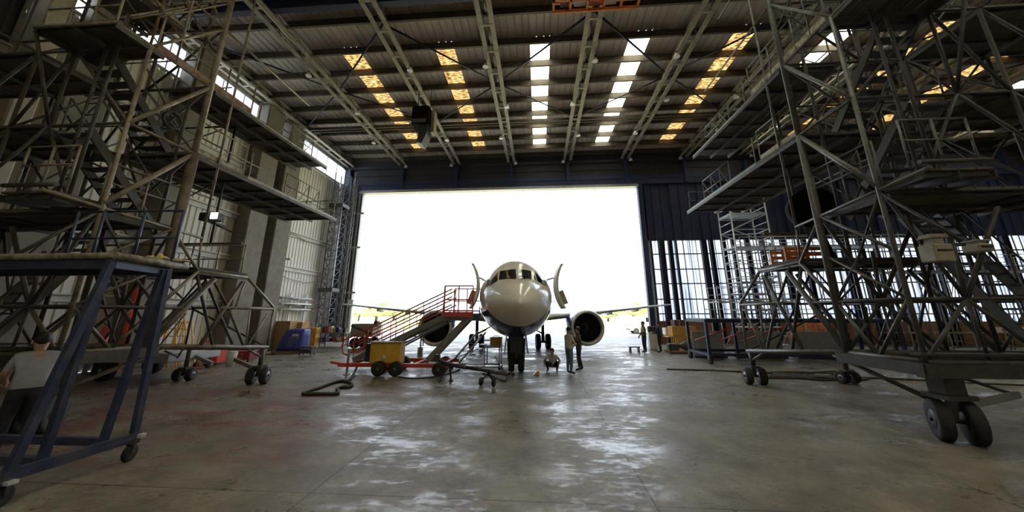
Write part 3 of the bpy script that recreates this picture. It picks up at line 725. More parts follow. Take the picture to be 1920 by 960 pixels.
def fpt(s, ang, grow=0.0):
    w, t, bt = prof(s); zc = bt + (t - bt) * .49; hh = (t - zc) if math.sin(ang) > 0 else (zc - bt)
    return V(((w + grow) * math.cos(ang), s - NS, zc + (hh + grow) * math.sin(ang)))
n = 56; rings = []
ss = [0, .04, .08, .16, .25, .37, .5, .67, .85, 1.07, 1.3, 1.5, 1.7, 1.85, 2.0, 2.18, 2.35, 2.52, 2.7, 2.95, 3.2, 3.6, 4, 4.5, 5, 5.7, 6.5, 9, 12, 16, 20, 21.2, 22.5, 25, 28, 30.5, 31.2]
for s in ss: rings.append([fpt(s, 2*math.pi*k/n) for k in range(n)])
def hull_mat():
    m, nt, b = _nt('airliner_skin'); L = nt.links; N = nt.nodes
    tc = N.new('ShaderNodeTexCoord'); sp = N.new('ShaderNodeSeparateXYZ'); L.new(tc.outputs['Object'], sp.inputs[0])
    ma = N.new('ShaderNodeMapRange'); ma.interpolation_type = 'LINEAR'
    for k_, v_ in zip(('From Min', 'From Max', 'To Min', 'To Max'), (-2.5, .5, 1.78, 2.42)): ma.inputs[k_].default_value = v_
    L.new(sp.outputs['Y'], ma.inputs['Value'])
    sq = N.new('ShaderNodeMath'); sq.operation = 'MULTIPLY'; L.new(sp.outputs['X'], sq.inputs[0]); L.new(sp.outputs['X'], sq.inputs[1])
    ad = N.new('ShaderNodeMath'); ad.operation = 'MULTIPLY_ADD'; L.new(sq.outputs[0], ad.inputs[0]); ad.inputs[1].default_value = .36; L.new(ma.outputs[0], ad.inputs[2])
    mn = N.new('ShaderNodeMath'); mn.operation = 'MINIMUM'; L.new(ad.outputs[0], mn.inputs[0]); mn.inputs[1].default_value = 2.44; ma = mn
    lt = N.new('ShaderNodeMath'); lt.operation = 'LESS_THAN'; L.new(sp.outputs['Z'], lt.inputs[0]); L.new(ma.outputs[0], lt.inputs[1])
    mx = N.new('ShaderNodeMix'); mx.data_type = 'RGBA'; L.new(lt.outputs[0], mx.inputs['Factor']); mx.inputs['A'].default_value = (.86, .83, .75, 1); mx.inputs['B'].default_value = (.018, .024, .10, 1)
    L.new(mx.outputs['Result'], b.inputs['Base Color']); b.inputs['Roughness'].default_value = .22; b.inputs['Coat Weight'].default_value = .5; b.inputs['Coat Roughness'].default_value = .08
    return m
HULL = hull_mat()
MB().loft(rings).build('fuselage', HULL, plane)
# cockpit glazing: panes laid on the skin, found from their front-view outline
CGL = mat('dark_cockpit_glass', (.010, .011, .016), (.014, .015, .02), 4, .08, 0, .3, .7, spec=.8)
def skin_at(x, z, grow=.012):
    best = None
    s = .4
    while s < 5:
        w, t, bt = prof(s); zc = bt + (t - bt)*.49; hh = (t - zc) if z > zc else (zc - bt)
        if (x / (w + grow))**2 + ((z - zc) / (hh + grow))**2 <= 1: return V((x, s - NS, z))
        s += .01
    return V((x, s - NS, z))
def pane(quad, name='cockpit_window', m=CGL, nu=8, nv=5):
    b = MB(); q = [V((p[0], p[1], 0)) for p in quad]; vs = []
    for j in range(nv + 1):
        for i in range(nu + 1):
            u, v = i/nu, j/nv; p = (q[0]*(1-u) + q[1]*u)*(1-v) + (q[3]*(1-u) + q[2]*u)*v; a = skin_at(p.x, p.y); vs.append(a)
    fs = [(j*(nu+1)+i, j*(nu+1)+i+1, (j+1)*(nu+1)+i+1, (j+1)*(nu+1)+i) for j in range(nv) for i in range(nu)]
    b._add(vs, fs, True)
    b._add([p + V((0, .03, -.01)) for p in vs], [tuple(reversed(f)) for f in fs], True)
    return b.build(name, m, plane)
for sg in (-1, 1):
    pane([(.05*sg, 3.63), (.74*sg, 3.60), (.70*sg, 4.0), (.05*sg, 4.07)])
    pane([(.79*sg, 3.56), (1.10*sg, 3.36), (1.03*sg, 3.62), (.76*sg, 3.99)])
    pane([(1.13*sg, 3.40), (1.26*sg, 3.36), (1.22*sg, 3.66), (1.06*sg, 3.62)])
# wipers
b = MB()
for sg in (-1, 1): b.tube(skin_at(.1*sg, 3.58, .03), skin_at(.45*sg, 3.64, .04), .012, 6)
b.build('wipers', DARKMETAL, plane)
# radome seam and pitot probes
b = MB()
for (sg, z) in ((-1, 2.75), (1, 2.75), (1, 2.5)): p = skin_at(1.28*sg, z); b.tube(p, p + V((.14*sg, -.02, 0)), .015, 6); b.tube(p + V((.14*sg, 0, 0)), p + V((.14*sg, -.2, 0)), .018, 6)
b.build('pitot_probes', ALU, plane)
b = MB().tube((0, 4.8, 4.88), (0, 4.95, 5.25), .03, 6, .015); b.build('antenna', WHITEP, plane)
# doors swung open forward of their frames
DOORM = mat('door_lining', (.80, .78, .72), (.68, .66, .60), 6, .5)
def cabin_door(sg):
    b = MB(); o = []; i_ = []
    hx = 1.74 if sg > 0 else 1.62; y0 = .1
    for k in range(11):
        a = -.62 + 1.28 * k / 10; z = 3.1 + 1.72 * math.sin(a) * .92 + .32; x = sg * (hx + .62 * (1 - math.cos(a*1.25)) * 1.5 - (.10 * k / 10))
        o.append((x, z)); 
    for (ya, yb) in ((y0 - .42, y0 + .42),):
        for (p, q) in zip(o, o[1:]):
            for (d0, d1) in ((0, .11),):
                vs = [(p[0], ya, p[1]), (p[0], yb, p[1]), (q[0], yb, q[1]), (q[0], ya, q[1])]
                b._add(vs + [(x + sg*.11, y, z) for (x, y, z) in vs], [(0,1,2,3),(7,6,5,4),(0,4,5,1),(1,5,6,2),(2,6,7,3),(3,7,4,0)])
    d = b.build('cabin_door', DOORM, plane)
    c = MB(); c.bar((o[1][0] + sg*.22, y0, o[1][1] + .02), (o[4][0] + sg*.2, y0, o[4][1]), .62, .2, up=(1, 0, 0)); c.build('slide_pack', BEIGE, d)
    c = MB()
    for k in (7,): MB().bar((o[k][0], y0 + .3, o[k][1]), (sg * 1.45, y0 + .8, o[k][1] - .05), .05, .07).build('hinge_arm', LGREY, d)
    MB().tube((o[5][0] + sg*.12, y0 - .2, o[5][1]), (o[5][0] + sg*.12, y0 + .2, o[5][1]), .02, 6).build('door_handle', LGREY, d)
for sg in (-1, 1): cabin_door(sg)
# dark door apertures on the fuselage sides, cabin windows
def side_patch(sg, s0, s1, a0, a1, name, m, grow=.01):
    b = MB(); vs = []
    for j in range(6):
        for i in range(3):
            a = a0 + (a1-a0)*j/5; a = a if sg > 0 else math.pi - a; vs.append(fpt(s0 + (s1-s0)*i/2, a, grow))
    b._add(vs, [(j*3+i, j*3+i+1, (j+1)*3+i+1, (j+1)*3+i) for j in range(5) for i in range(2)], True); return b.build(name, m, plane)
for sg in (-1, 1):
    side_patch(sg, 4.55, 5.35, -.42, .62, 'door_aperture', DARKMETAL)
    for k in range(12): side_patch(sg, 6.6 + .95*k, 6.85 + .95*k, .16, .34, 'cabin_window', CGL)
# wings
WINGM = mat('wing_metal', (.55, .55, .55), (.46, .46, .46), 2, .35, .3)
def foil(c, le, ch, th, up=V((0, 0, 1))):
    r = []
    for (x, z) in ((0, 0), (.03, .45), (.12, .8), (.3, 1), (.55, .8), (.8, .4), (1, .03), (1, -.03), (.8, -.15), (.5, -.35), (.2, -.42), (.05, -.3)): r.append(V(le) + V((0, x*ch, 0)) + up * (z*th*ch))
    return r
for sg in (-1, 1):
    w = MB(); w.loft([foil(0, (1.2*sg, 5.2, 1.98), 6.2, .075), foil(0, (3.2*sg, 6.3, 2.12), 4.9, .07), (foil(0, (5.2*sg, 7.4, 2.30), 3.7, .065)), foil(0, (12.3*sg, 11.3, 2.95), 1.3, .055), foil(0, (12.55*sg, 11.7, 2.97), .8, .03)])
    wo = w.build('wing', WINGM, plane)
    for (x, y, z) in ((4.9, 10.2, 2.12), (7.2, 10.9, 2.38), (9.4, 11.6, 2.60)): MB().lathe((x*sg, y - 1.2, z - .05), (0, 1, 0), [(0, .02), (.3, .1), (1.0, .14), (1.6, .09), (2.0, .01)], 10).build('flap_fairing', WINGM, wo)
    # engine
    ex, ey, ez = 4.28*sg, 4.95, 1.53; R = .98
    nac = MB().lathe((ex, ey, ez), (0, 1, 0), [(.0, R*.93), (.12, R*.99), (.45, R*1.04), (1.2, R*1.06), (2.2, R*.98), (3.0, R*.82), (3.3, R*.7)], 36, caps=False)
    eo = nac.build('engine_cowling', mat('engine_cowl_blue', (.022, .03, .13), (.03, .04, .16), 2, .25, .1, coat=.4), plane)
    MB().lathe((ex, ey, ez), (0, 1, 0), [(.25, R*.80), (.12, R*.80), (.03, R*.83), (-.02, R*.87), (.0, R*.93), (.06, R*.965), (.14, R*.985)], 36, caps=False).build('inlet_lip', mat('polished_inlet_lip', (.74, .70, .62), (.64, .60, .53), 3, .3, .25), eo)
    MB().lathe((ex, ey, ez), (0, 1, 0), [(.2, R*.80), (.75, R*.82), (1.0, R*.82)], 36, caps=False).build('inlet_duct', mat('dark_inlet_duct', (.03, .029, .027), (.02, .02, .019), 5, .5, .2), eo)
    fan = MB(); c = V((ex, ey + .9, ez))
    for k in range(24):
        t = 2*math.pi*k/24; d = V((math.cos(t), 0, math.sin(t))); e = V((-math.sin(t), 0, math.cos(t)))
        fan._add([c + d*.25 - e*.03, c + d*R*.81 - e*.10 + V((0, -.06, 0)), c + d*R*.81 + e*.10 + V((0, .06, 0)), c + d*.25 + e*.04 + V((0, .05, 0))], [(0, 1, 2, 3)])
    fan.lathe(c + V((0, .12, 0)), (0, 1, 0), [(0, R*.82), (.02, R*.82)], 24); fan.build('fan_blades', mat('fan_blade_metal', (.04, .04, .04), (.03, .03, .03), 5, .4, .5), eo)
    MB().lathe(c, (0, -1, 0), [(-.1, .26), (0, .25), (.18, .17), (.3, .06), (.33, .01)], 18).build('spinner', mat('dark_spinner', (.06, .06, .06), (.05, .05, .05), 4, .4), eo)
    MB().lathe((ex, ey + 3.2, ez), (0, 1, 0), [(0, R*.66), (.6, R*.5), (1.2, R*.12)], 20).build('exhaust_cone', DARKMETAL, eo)
    MB().prism([(ex - .13, ey + .9, ez + R*1.0), (ex - .13, ey + 3.4, ez + R*.6), (ex - .13, ey + 5.0, 2.2), (ex - .13, ey + 2.6, 2.34)], (.26, 0, 0)).build('pylon', WHITEP, eo)
# tail
MB().prism([(-.1, 23.2, 4.85), (-.1, 27.6, 10.45), (-.1, 29.4, 10.45), (-.1, 28.2, 4.75)], (.2, 0, 0)).build('tail_fin', WHITEP, plane)
t = MB()
for sg in (-1, 1): t.loft([foil(0, (.4*sg, 24.6, 4.2), 3.0, .06), foil(0, (5.0*sg, 27.2, 4.7), 1.1, .05)])
t.build('tailplane', WINGM, plane)
# landing gear
STRUT = mat('oily_gear_strut', (.06, .06, .06), (.03, .03, .03), 8, .4, .4)
g = MB().tube((0, .12, 1.5), (0, .0, .36), .13, 12); g.tube((0, .0, .8), (0, .0, .34), .075, 10); g.tube((-.3, 0, .34), (.3, 0, .34), .055, 8); g.bar((0, -.12, 1.1), (0, -.3, .55), .1, .06); g.bar((0, .1, .75), (0, 1.0, 1.45), .1, .1); g.cbox((0, -.02, 1.1), (.62, .4, .8), bev=.05); g.cbox((0, .0, .62), (.42, .3, .5), bev=.05); g.bar((-.34, 0, 1.3), (-.3, 0, .4), .06, .1); g.bar((.34, 0, 1.3), (.3, 0, .4), .06, .1)
go = g.build('nose_gear', STRUT, plane)
for sg in (-1, 1):
    MB().lathe((.2*sg, 0, .34), (1, 0, 0), [(-.11, .17), (-.12, .30), (-.08, .34), (.08, .34), (.12, .30), (.11, .17)], 22).build('tyre', RUBBER, go)
    MB().prism([(.38*sg, -.45, 1.42), (.38*sg, .8, 1.42), (.46*sg, .8, .78), (.46*sg, -.35, .72)], (.03*sg, 0, 0)).build('gear_door', mat('gear_door_paint', (.02, .026, .10), (.03, .035, .11), 3, .35), go)
b = MB().tube((.0, -.16, .95), (.1, -.16, .95), .06, 10).tube((-.14, -.16, .95), (-.1, -.16, .95), .06, 10); b.build('taxi_light', ALU, go)
for sg in (-1, 1):
    g = MB().tube((2.2*sg, 9.0, 2.1), (2.2*sg, 9.0, .45), .11, 10); g.tube((1.75*sg, 9.0, .48), (2.65*sg, 9.0, .48), .07, 8); g.bar((2.2*sg, 9, 1.0), (1.0*sg, 9.0, 1.6), .09, .09); g.bar((2.2*sg, 8.9, .9), (2.2*sg, 8.75, .5), .05, .05)
    go = g.build('main_gear', STRUT, plane)
    for q in (-.33, .33):
        MB().lathe(((2.2 + q)*sg, 9, .5), (1, 0, 0), [(-.14, .26), (-.16, .44), (-.1, .5), (.1, .5), (.16, .44), (.14, .26)], 24).build('tyre', RUBBER, go)
# ================================================================== BLUE WHEELED WORK STAND (front left)
g1, g2, g3, g4 = onz(13, 892, .35), onz(78, 865, .35), onz(193, 828, .35), onz(250, 820, .35)
xf = (g1.x + g4.x) / 2; xb = xf - 3.6; zt = 3.17
t = thing('work_stand', (xf - 1.8, 5.15, 0), 'blue steel trestle work stand on castors with worn pipe-edged top', 'work stand')
cA, cB = V((xf + .1, 4.83, zt)), V((xf - .13, 5.92, zt))            # near and far corners of the top on the inner side
wA, wB = V((xb - .3, 4.83, zt)), V((xb - .3, 5.92, zt))
T('base_rail', g1, g4 + V((0, .02, 0)), .05, BLUEP, t); MB().bar(g1 + V((0, -.05, 0)), g4 + V((0, .08, 0)), .09, .13).build('base_rail', BLUEP, t)
for g, nm in ((g2, 0), (g3, 0)): MB().bar(g, (xb - 1.5, g.y, .35), .09, .11).build('base_rail', BLUEP, t)
MB().bar((xb - .4, 4.45, .35), (xb - .4, 5.95, .35), .09, .12).build('base_rail', BLUEP, t)
for p, q in ((g1, cA + V((-.02, 0, -.1))), (g2, cA + V((-.1, .03, -.1))), (g3, cB + V((-.02, -.12, -.1))), (g4, cB + V((0, -.06, -.1)))):
    MB().bar(p, q, .085, .085, up=(0, 1, 0)).build('leg', BLUEP, t)
for y, yy in ((4.45, 4.83), (5.9, 5.92)): MB().bar((xb - .4, y, .35), (xb - .3, yy, zt - .1), .085, .085, up=(0, 1, 0)).build('leg', BLUEP, t)
top = MB().bar((xf - .1, (cA.y + cB.y)/2, zt - .05), (xb - .3, (cA.y + cB.y)/2, zt - .05), 1.0, .05); top.build('platform', DECK, t)
MB().bar(cA + V((-.05, .06, -.12)), wA + V((0, .06, -.12)), .07, .13).bar(cB + V((-.05, -.06, -.12)), wB + V((0, -.06, -.12)), .07, .13).bar(cA + V((-.08, 0, -.12)), cB + V((-.08, 0, -.12)), .07, .12).build('platform_frame', BLUEP, t)
b = MB().tube(cA + V((.0, 0, 0)), wA, .05, 10).tube(cA, cB + V((.0, .25, 0)), .06, 10).tube(cB, wB, .05, 10); b.build('edge_pipe', WORNEDGE, t)
gp = [V((xf - 1.75, 5.85, zt)), V((xf - .95, 5.9, zt)), V((xf - .15, 5.9, zt)), V((xf - 2.3, 5.85, zt))]
for p in gp: T('guard_post', p, p + V((.03, -.02, 1.05)), .024, BLUEP, t, 6)
b = MB()
for q in (.52, 1.05): b.tube(gp[3] + V((0, 0, q)), gp[2] + V((0, 0, q)), .022, 6)
b.build('guard_rail', BLUEP, t)
def castor(c, r, parent, m=RUBBER, ax=(1, .25, 0)):
    ax = V(ax).normalized(); f = MB().tube((c.x + .03, c.y, 2*r), (c.x + .03, c.y, .32), .03, 8).cbox((c.x, c.y, 2*r + .02), (.11, .13, .02))
    for s in (-1, 1): f.bar(V((c.x, c.y, 2*r)) + ax*.05*s, V((c.x, c.y, r)) + ax*.05*s, .05, .012, up=ax)
    o = f.build('castor', DARKMETAL, parent)
    MB().lathe((c.x, c.y, r), ax, [(-.03, r*.5), (-.035, r*.92), (-.02, r), (.02, r), (.035, r*.92), (.03, r*.5)], 20).build('castor_wheel', m, o)
for g in (g1, g4, V((xb - .4, 4.45, 0)), V((xb - .4, 5.95, 0))): castor(V((g.x, g.y, 0)), .125, t)
MB().cbox((g4.x + .03, g4.y + .06, .36), (.16, .1, .06), bev=.01).build('foot_plate', LGREY, t); MB().cbox((g1.x + .02, g1.y, .28), (.2, .1, .04)).build('foot_plate', LGREY, t)
# cloths left on the far corner
c = cB + V((.0, .12, .1))
tag(MB().blob(c + V((-.28, -.12, .0)), (.11, .13, .09), 3, .4).blob(c + V((-.36, -.22, .0)), (.08, .1, .07), 4, .4).build('rag', RAG), 'crumpled yellow rag on the corner of the blue work stand', 'rag')
pts = [c + V((-.22 + .12*math.sin(k*1.9) + .01*k, -.05 + .1*math.cos(k*1.3), -.03 + .05*abs(math.sin(k*.9)))) for k in range(26)]
tag(MB().path(pts, .022, 6).build('rope', ROPEW), 'pale tangled rope on the corner of the blue work stand', 'rope')

# ================================================================== PASSENGER STAIRS with yellow power cabinet
Y0 = 13.95
pL, pR = ony(634, 684, Y0), ony(842, 686, Y0)
zc = (pL.z + pR.z) / 2
t = thing('passenger_stairs', ((pL.x + pR.x)/2, 14.9, 0), 'towable aircraft stairs with red chassis, red guard cage and grey flight', 'stairs')
W = 1.7
ch = MB()
for y in (Y0, Y0 + W): ch.cbox(((pL.x + pR.x)/2, y, zc), (pR.x - pL.x, .1, .14))
for x in (pL.x + .3, pL.x + 1.4, pR.x - 1.4, pR.x - .3): ch.cbox((x, Y0 + W/2, zc), (.1, W, .1))
ch.build('chassis', REDP, t)
def road_wheel(c, r, w, parent, name='wheel', ax=(0, 1, 0)):
    o = MB().lathe(c, ax, [(-w*.9, r*.55), (-w, r*.88), (-w*.7, r), (w*.7, r), (w, r*.88), (w*.9, r*.55)], 22).build(name, RUBBER, parent)
    MB().lathe(c, ax, [(-w*.95, r*.12), (-w*.7, r*.55), (w*.7, r*.55), (w*.95, r*.12)], 16).build('wheel_hub', WHEELHUB, o)
for px in (709, 741):
    c = ony(px, 695, Y0 - .25); road_wheel(V((c.x, Y0 - .22, .27)), .27, .12, t); road_wheel(V((c.x - .35, Y0 + W - .2, .27)), .27, .12, t)
c = ony(823, 688, Y0 - .1); road_wheel(V((c.x, Y0 - .12, .25)), .25, .1, t); road_wheel(V((c.x - .25, Y0 + W + .1, .25)), .25, .1, t)
c = ony(651, 690, Y0)
for x in (c.x, c.x + .75):
    MB().bar((x, Y0 + (.0 if x == c.x else W), .02), (x, Y0 + (.0 if x == c.x else W), .95), .09, .07).cbox((x, Y0 + (.0 if x == c.x else W), .015), (.2, .2, .03)).build('jack', GREYP, t)
# power cabinet
a, b2 = ony(694, 643, Y0 - .15), ony(748, 683, Y0 - .15)
cab = MB(); cx = (a.x + b2.x)/2; cw = b2.x - a.x; chh = a.z - zc - .07
cab.cbox((cx, Y0 + .15, zc + .07 + chh/2), (cw, .5, chh), bev=.02); co = cab.build('power_cabinet', YELP, t)
d = MB()
for s in (-1, 1): d.cbox((cx + s*cw*.245, Y0 - .11, zc + .07 + chh*.48), (cw*.46, .03, chh*.86), bev=.008)
d.build('cabinet_door', YELP, co)
MB().cbox((cx, Y0 + .15, zc + .07 + chh + .02), (cw + .1, .6, .05), bev=.01).build('cabinet_lid', BEIGE, co)
MB().lathe((cx - .02, Y0 - .12, zc + .07 + chh*.32), (0, -1, 0), [(0, .09), (.03, .085), (.035, .01)], 16).build('round_badge', WHITEP, co)
MB().cbox((cx - cw/2 - .12, Y0 + .3, zc + .07 + chh*.5), (.22, .6, chh*.9), bev=.01).build('engine_grille', DARKMETAL, co)
# flight: two stringers and treads, from near the low end up to the platform
f0 = ony(662, 676, Y0 + .5); f1 = ony(846, 588, Y0 + .5)
S0, S1 = V((f0.x, 0, f0.z)), V((f1.x, 0, f1.z)); ys = (Y0 + .5, Y0 + 1.35)
s = MB()
for y in ys: s.bar((S0.x, y, S0.z), (S1.x, y, S1.z), .07, .22, up=(0, 0, 1))
for y in ys: s.bar((S0.x + 1.6, y, S0.z + .42), (S1.x - .2, y, S1.z - .32), .05, .07)
so = s.build('stair_flight', STAIRG, t)
nst = 14
for k in range(nst): f = (k + .5)/nst; p = S0 + (S1 - S0)*f; MB().cbox((p.x, (ys[0]+ys[1])/2, p.z + .05), (.26, ys[1]-ys[0], .035)).build('tread', GREYP, so)
# support legs under the upper end
q0, q1 = ony(800, 676, Y0 + .4), ony(880, 592, Y0 + .4)
for y in ys: MB().bar((q0.x, y, q0.z), (q1.x, y, q1.z), .12, .2, up=(1, 0, 0)).build('support_strut', STAIRG, t)
MB().bar((q0.x, ys[0], q0.z), (q0.x, ys[0], zc), .1, .1, up=(1, 0, 0)).bar((q0.x, ys[1], q0.z), (q0.x, ys[1], zc), .1, .1, up=(1, 0, 0)).bar((q1.x - .6, ys[0], q1.z - .7), (q1.x - .35, ys[1], q1.z - .05), .05, .05).build('strut_bracket', STAIRG, t)
# platform
a, b2 = ony(832, 588, Y0 + .4), ony(886, 588, Y0 + .4)
pf = MB().cbox(((a.x + b2.x)/2, (Y0 + .4 + 16.2)/2, a.z - .06), (b2.x - a.x + .1, 16.2 - Y0 - .4, .12)); po = pf.build('landing_platform', STAIRG, t)
MB().cbox(((a.x + b2.x)/2, Y0 + .38, a.z - .03), (b2.x - a.x, .05, .2)).build('kick_board', REDP, po)
MB().cbox(((a.x + b2.x)/2, (Y0 + .4 + 16.2)/2, a.z - .2), (b2.x - a.x, 16.0 - Y0 - .4, .18)).build('platform_frame', STAIRG, po)
zr = ony(850, 536, Y0 + .4).z
for (x, y) in ((a.x, Y0 + .42), ((a.x + b2.x)/2, Y0 + .42), (b2.x, Y0 + .42), (a.x, 16.1), ((a.x+b2.x)/2, 16.1), (b2.x, 16.1)):
    MB().bar((x, y, a.z), (x, y, zr), .06 if x == a.x else .045, .06 if x == a.x else .045, up=(1, 0, 0)).build('cage_post', REDP, po)
for z in (zr, a.z + (zr - a.z)*.5, a.z + .12):
    for y in (Y0 + .42, 16.1): T('cage_rail', (a.x, y, z), (b2.x, y, z), .028, REDP, po, 6)
# handrails: red at the foot, fading to yellow mid-length, red-brown above
HY2 = mat('yellow_handrail_paint', (.78, .52, .06), (.70, .42, .05), 6, .45); HBR = mat('faded_red_handrail', (.52, .16, .09), (.40, .14, .08), 6, .5)
for y, off in ((ys[0], 0), (ys[1], .0)):
    for (hh, nm) in ((1.0, 0), (.68, 1), (.36, 2)):
        P = lambda f: V((S0.x + (S1.x - S0.x)*f, y, S0.z + (S1.z - S0.z)*f + hh))
        for (f0_, f1_, m) in ((-.08, .42, REDP), (.42, .62, HY2), (.62, 1.0, HBR)): T('handrail', P(f0_), P(f1_), .03, m, so, 6)
    e0 = V((S0.x - .08*(S1.x - S0.x), y, S0.z - .08*(S1.z - S0.z))); MB().path([e0 + V((.0, 0, 1.0)), e0 + V((-.16, 0, .94)), e0 + V((-.22, 0, .68)), e0 + V((-.14, 0, .42)), e0 + V((0, 0, .36))], .03, 6).build('handrail_end', REDP, so)
    for k in range(8): f = k/7; p = S0 + (S1 - S0)*f; T('baluster', (p.x, y, p.z + .1), (p.x - .05, y, p.z + 1.0), .017, HBR, so, 6)
MB().path([(pL.x + .1, Y0 + .3, zc), (pL.x - .25, Y0 + .3, zc + .02), (pL.x - .5, Y0 + .35, zc + .05)], .05, 8).build('drawbar', REDP, t)

# ================================================================== TOW BAR on the floor in front of the nose wheel
t = thing('tow_bar', (-1.9, 12.0, 0), 'black aircraft tow bar with two small wheels on the floor', 'tow bar')
a, b2 = onz(838, 690, .42), onz(945, 716, .42)
a, b2 = V((a.x, 13.0, .55)), V((b2.x, 12.0, .40))
MB().tube(a, b2, .055, 12).tube(a + (b2-a)*.05, a + (b2-a)*.35, .07, 12).build('bar', DARKMETAL, t)
MB().path([b2, b2 + V((.12, -.04, .06)), b2 + V((.2, .02, .0)), b2 + V((.12, .08, -.05))], .04, 8).build('tow_eye', DARKMETAL, t)
hd = a + V((-.15, .1, .05))
MB().bar(a, hd + V((-.2, .2, .0)), .12, .14).tube(hd + V((-.15, -.28, -.05)), hd + V((-.15, .28, -.05)), .045, 8).cbox(hd + V((-.3, .2, .12)), (.2, .2, .26), bev=.03).build('towing_head', DARKMETAL, t)
m_ = a + (b2 - a)*.70
for s in (-1, 1):
    c = m_ + V((.22*s - .02, -.08*s - .1, 0)); c.z = .13
    o = MB().bar(m_ + V((0, 0, -.05)), V((c.x, c.y, .14)), .05, .05).build('wheel_arm', DARKMETAL, t)
    MB().lathe((c.x, c.y, .13), (1, -.2, 0), [(-.04, .06), (-.045, .115), (-.02, .13), (.02, .13), (.045, .115), (.04, .06)], 18).build('wheel', RUBBER, t)
l_ = a + V((.1, -.02, 0))
for s in (-1, 1): MB().bar(l_, V((l_.x + .18*s - .1, l_.y - .12 + .1*s, .03)), .05, .05).cbox((l_.x + .18*s - .1, l_.y - .12 + .1*s, .02), (.14, .1, .04)).build('stand_leg', DARKMETAL, t)

# ================================================================== SMALL MOBILE STEPS beside the nose
t = thing('maintenance_steps', (-2.7, 15.9, 0), 'light grey tubular maintenance steps under the aircraft, left of nose wheel', 'steps')
def fr(px, py, Y): return ony(px, py, Y)
for Y in (15.5, 16.3):
    b = MB(); p0, p1 = fr(846, 680, Y), fr(896, 622, Y); b.tube(p0, p1, .04, 8); b.tube(p0 + V((.35, 0, 0)), p1 + V((.35, 0, -.02)), .035, 8)
    b.tube(V((p0.x + .02, Y, .08)), p0, .028, 8)
    for k in range(4): q = p0 + (p1-p0)*(k/4 + .12); b.tube(q, q + V((.35, 0, .0)), .018, 6); b.tube(q, q + (p1 - p0)*.2 + V((.35, 0, 0)), .014, 6)
    b.build('side_frame', ALU, t)
p0, p1 = fr(862, 684, 15.2), fr(905, 640, 15.2)
for k in range(6): q = p0 + (p1-p0)*(k/5); MB().cbox((q.x + .1, 15.9, q.z), (.24, .74, .035)).build('tread', STAIRG, t)
pb = fr(912, 652, 15.2)
MB().cbox((pb.x + .2, 15.9, pb.z), (.75, .85, .06)).build('platform', GREYP, t)
b = MB()
for (x, y) in ((pb.x - .12, 15.5), (pb.x + .52, 15.5), (pb.x - .12, 16.3), (pb.x + .52, 16.3)): b.tube((x, y, .1), (x, y, pb.z), .028, 8)
b.tube((pb.x - 1.5, 15.5, .12), (pb.x + .52, 15.5, .12), .03, 8).tube((pb.x - 1.5, 16.3, .12), (pb.x + .52, 16.3, .12), .03, 8).tube((pb.x + .52, 15.5, .12), (pb.x + .52, 16.3, .12), .03, 8)
b.build('base_frame', ALU, t)
for x in (pb.x - 1.5, pb.x + .52):
    for y in (15.5, 16.3): MB().lathe((x, y, .06), (0, 1, 0), [(-.02, .03), (-.025, .055), (.025, .055), (.02, .03)], 12).build('castor', RUBBER, t)
# yellow box on the steps platform, tool tray below
c = V((pb.x + .3, 15.72, pb.z + .045))
t = thing('tool_case', c, 'yellow tool case standing on the maintenance steps platform', 'tool case')
MB().cbox(c + V((.05, 0, .15)), (.5, .36, .28), bev=.02).build('body', YELP, t); MB().cbox(c + V((.05, 0, .32)), (.52, .38, .05), bev=.015).build('lid', YELB, t); MB().path([c + V((-.08, 0, .345)), c + V((-.06, 0, .4)), c + V((.16, 0, .4)), c + V((.18, 0, .345))], .014, 6).build('handle', DARKMETAL, t)
# wheel chock by the nose wheel, crank stand behind the stairs
b = MB().prism([(-.25, 14.35, 0), (-.02, 14.35, 0), (-.02, 14.35, .16), (-.08, 14.35, .16)], (0, .3, 0)); tag(b.build('wheel_chock', YELP), 'small yellow chock on the floor ahead of nose wheel', 'chock')
p = ony(786, 690, 17.6)
t = thing('hydraulic_jack', (p.x, 17.6, 0), 'slim grey jack stand behind the red stairs chassis', 'jack')
MB().tube((p.x, 17.6, .1), (p.x, 17.6, 1.25), .04, 8).cbox((p.x, 17.6, .45), (.22, .2, .5), bev=.02).build('column', GREYP, t); MB().tube((p.x - .5, 17.6, 1.2), (p.x + .12, 17.6, 1.22), .025, 6).tube((p.x + .12, 17.6, 1.22), (p.x + .12, 17.6, .75), .03, 6).build('crank', NAVYD, t); MB().cbox((p.x, 17.6, .05), (.5, .4, .1), bev=.02).build('base', GREYP, t)

# ================================================================== HOSES AND CABLES ON THE FLOOR
def floor_path(pix, r, z=None): 
    pts = []
    P = [onz(x, y, r) for (x, y) in pix]
    for i in range(len(P) - 1):
        p0, p1, p2, p3 = P[max(i-1, 0)], P[i], P[i+1], P[min(i+2, len(P)-1)]
        for k in range(6):
            u = k/6; pts.append(.5*((2*p1) + (-p0+p2)*u + (2*p0-5*p1+4*p2-p3)*u*u + (-p0+3*p1-3*p2+p3)*u**3))
    pts.append(P[-1]); return pts
pix = [(674, 689), (664, 700), (654, 713), (640, 714), (620, 719), (598, 727), (572, 735), (570, 738), (590, 738), (612, 738), (630, 738), (635, 735), (632, 729), (640, 726), (656, 725), (660, 720), (652, 716), (642, 714)]
pts = floor_path(pix, .045); pts[0].z = .45; pts[1].z = .38; pts[2].z = .3; pts[3].z = .22; pts[4].z = .16; pts[5].z = .1
tag(MB().path(pts, .045, 8).build('hose', HOSE), 'thick black hose looped on the floor below the red chassis', 'hose')
tag(MB().path(floor_path([(746, 706), (770, 709), (800, 708), (826, 704), (850, 698), (862, 692)], .025), .025, 6).build('cable', HOSE), 'thin black cable along the floor under the yellow cabinet', 'cable')
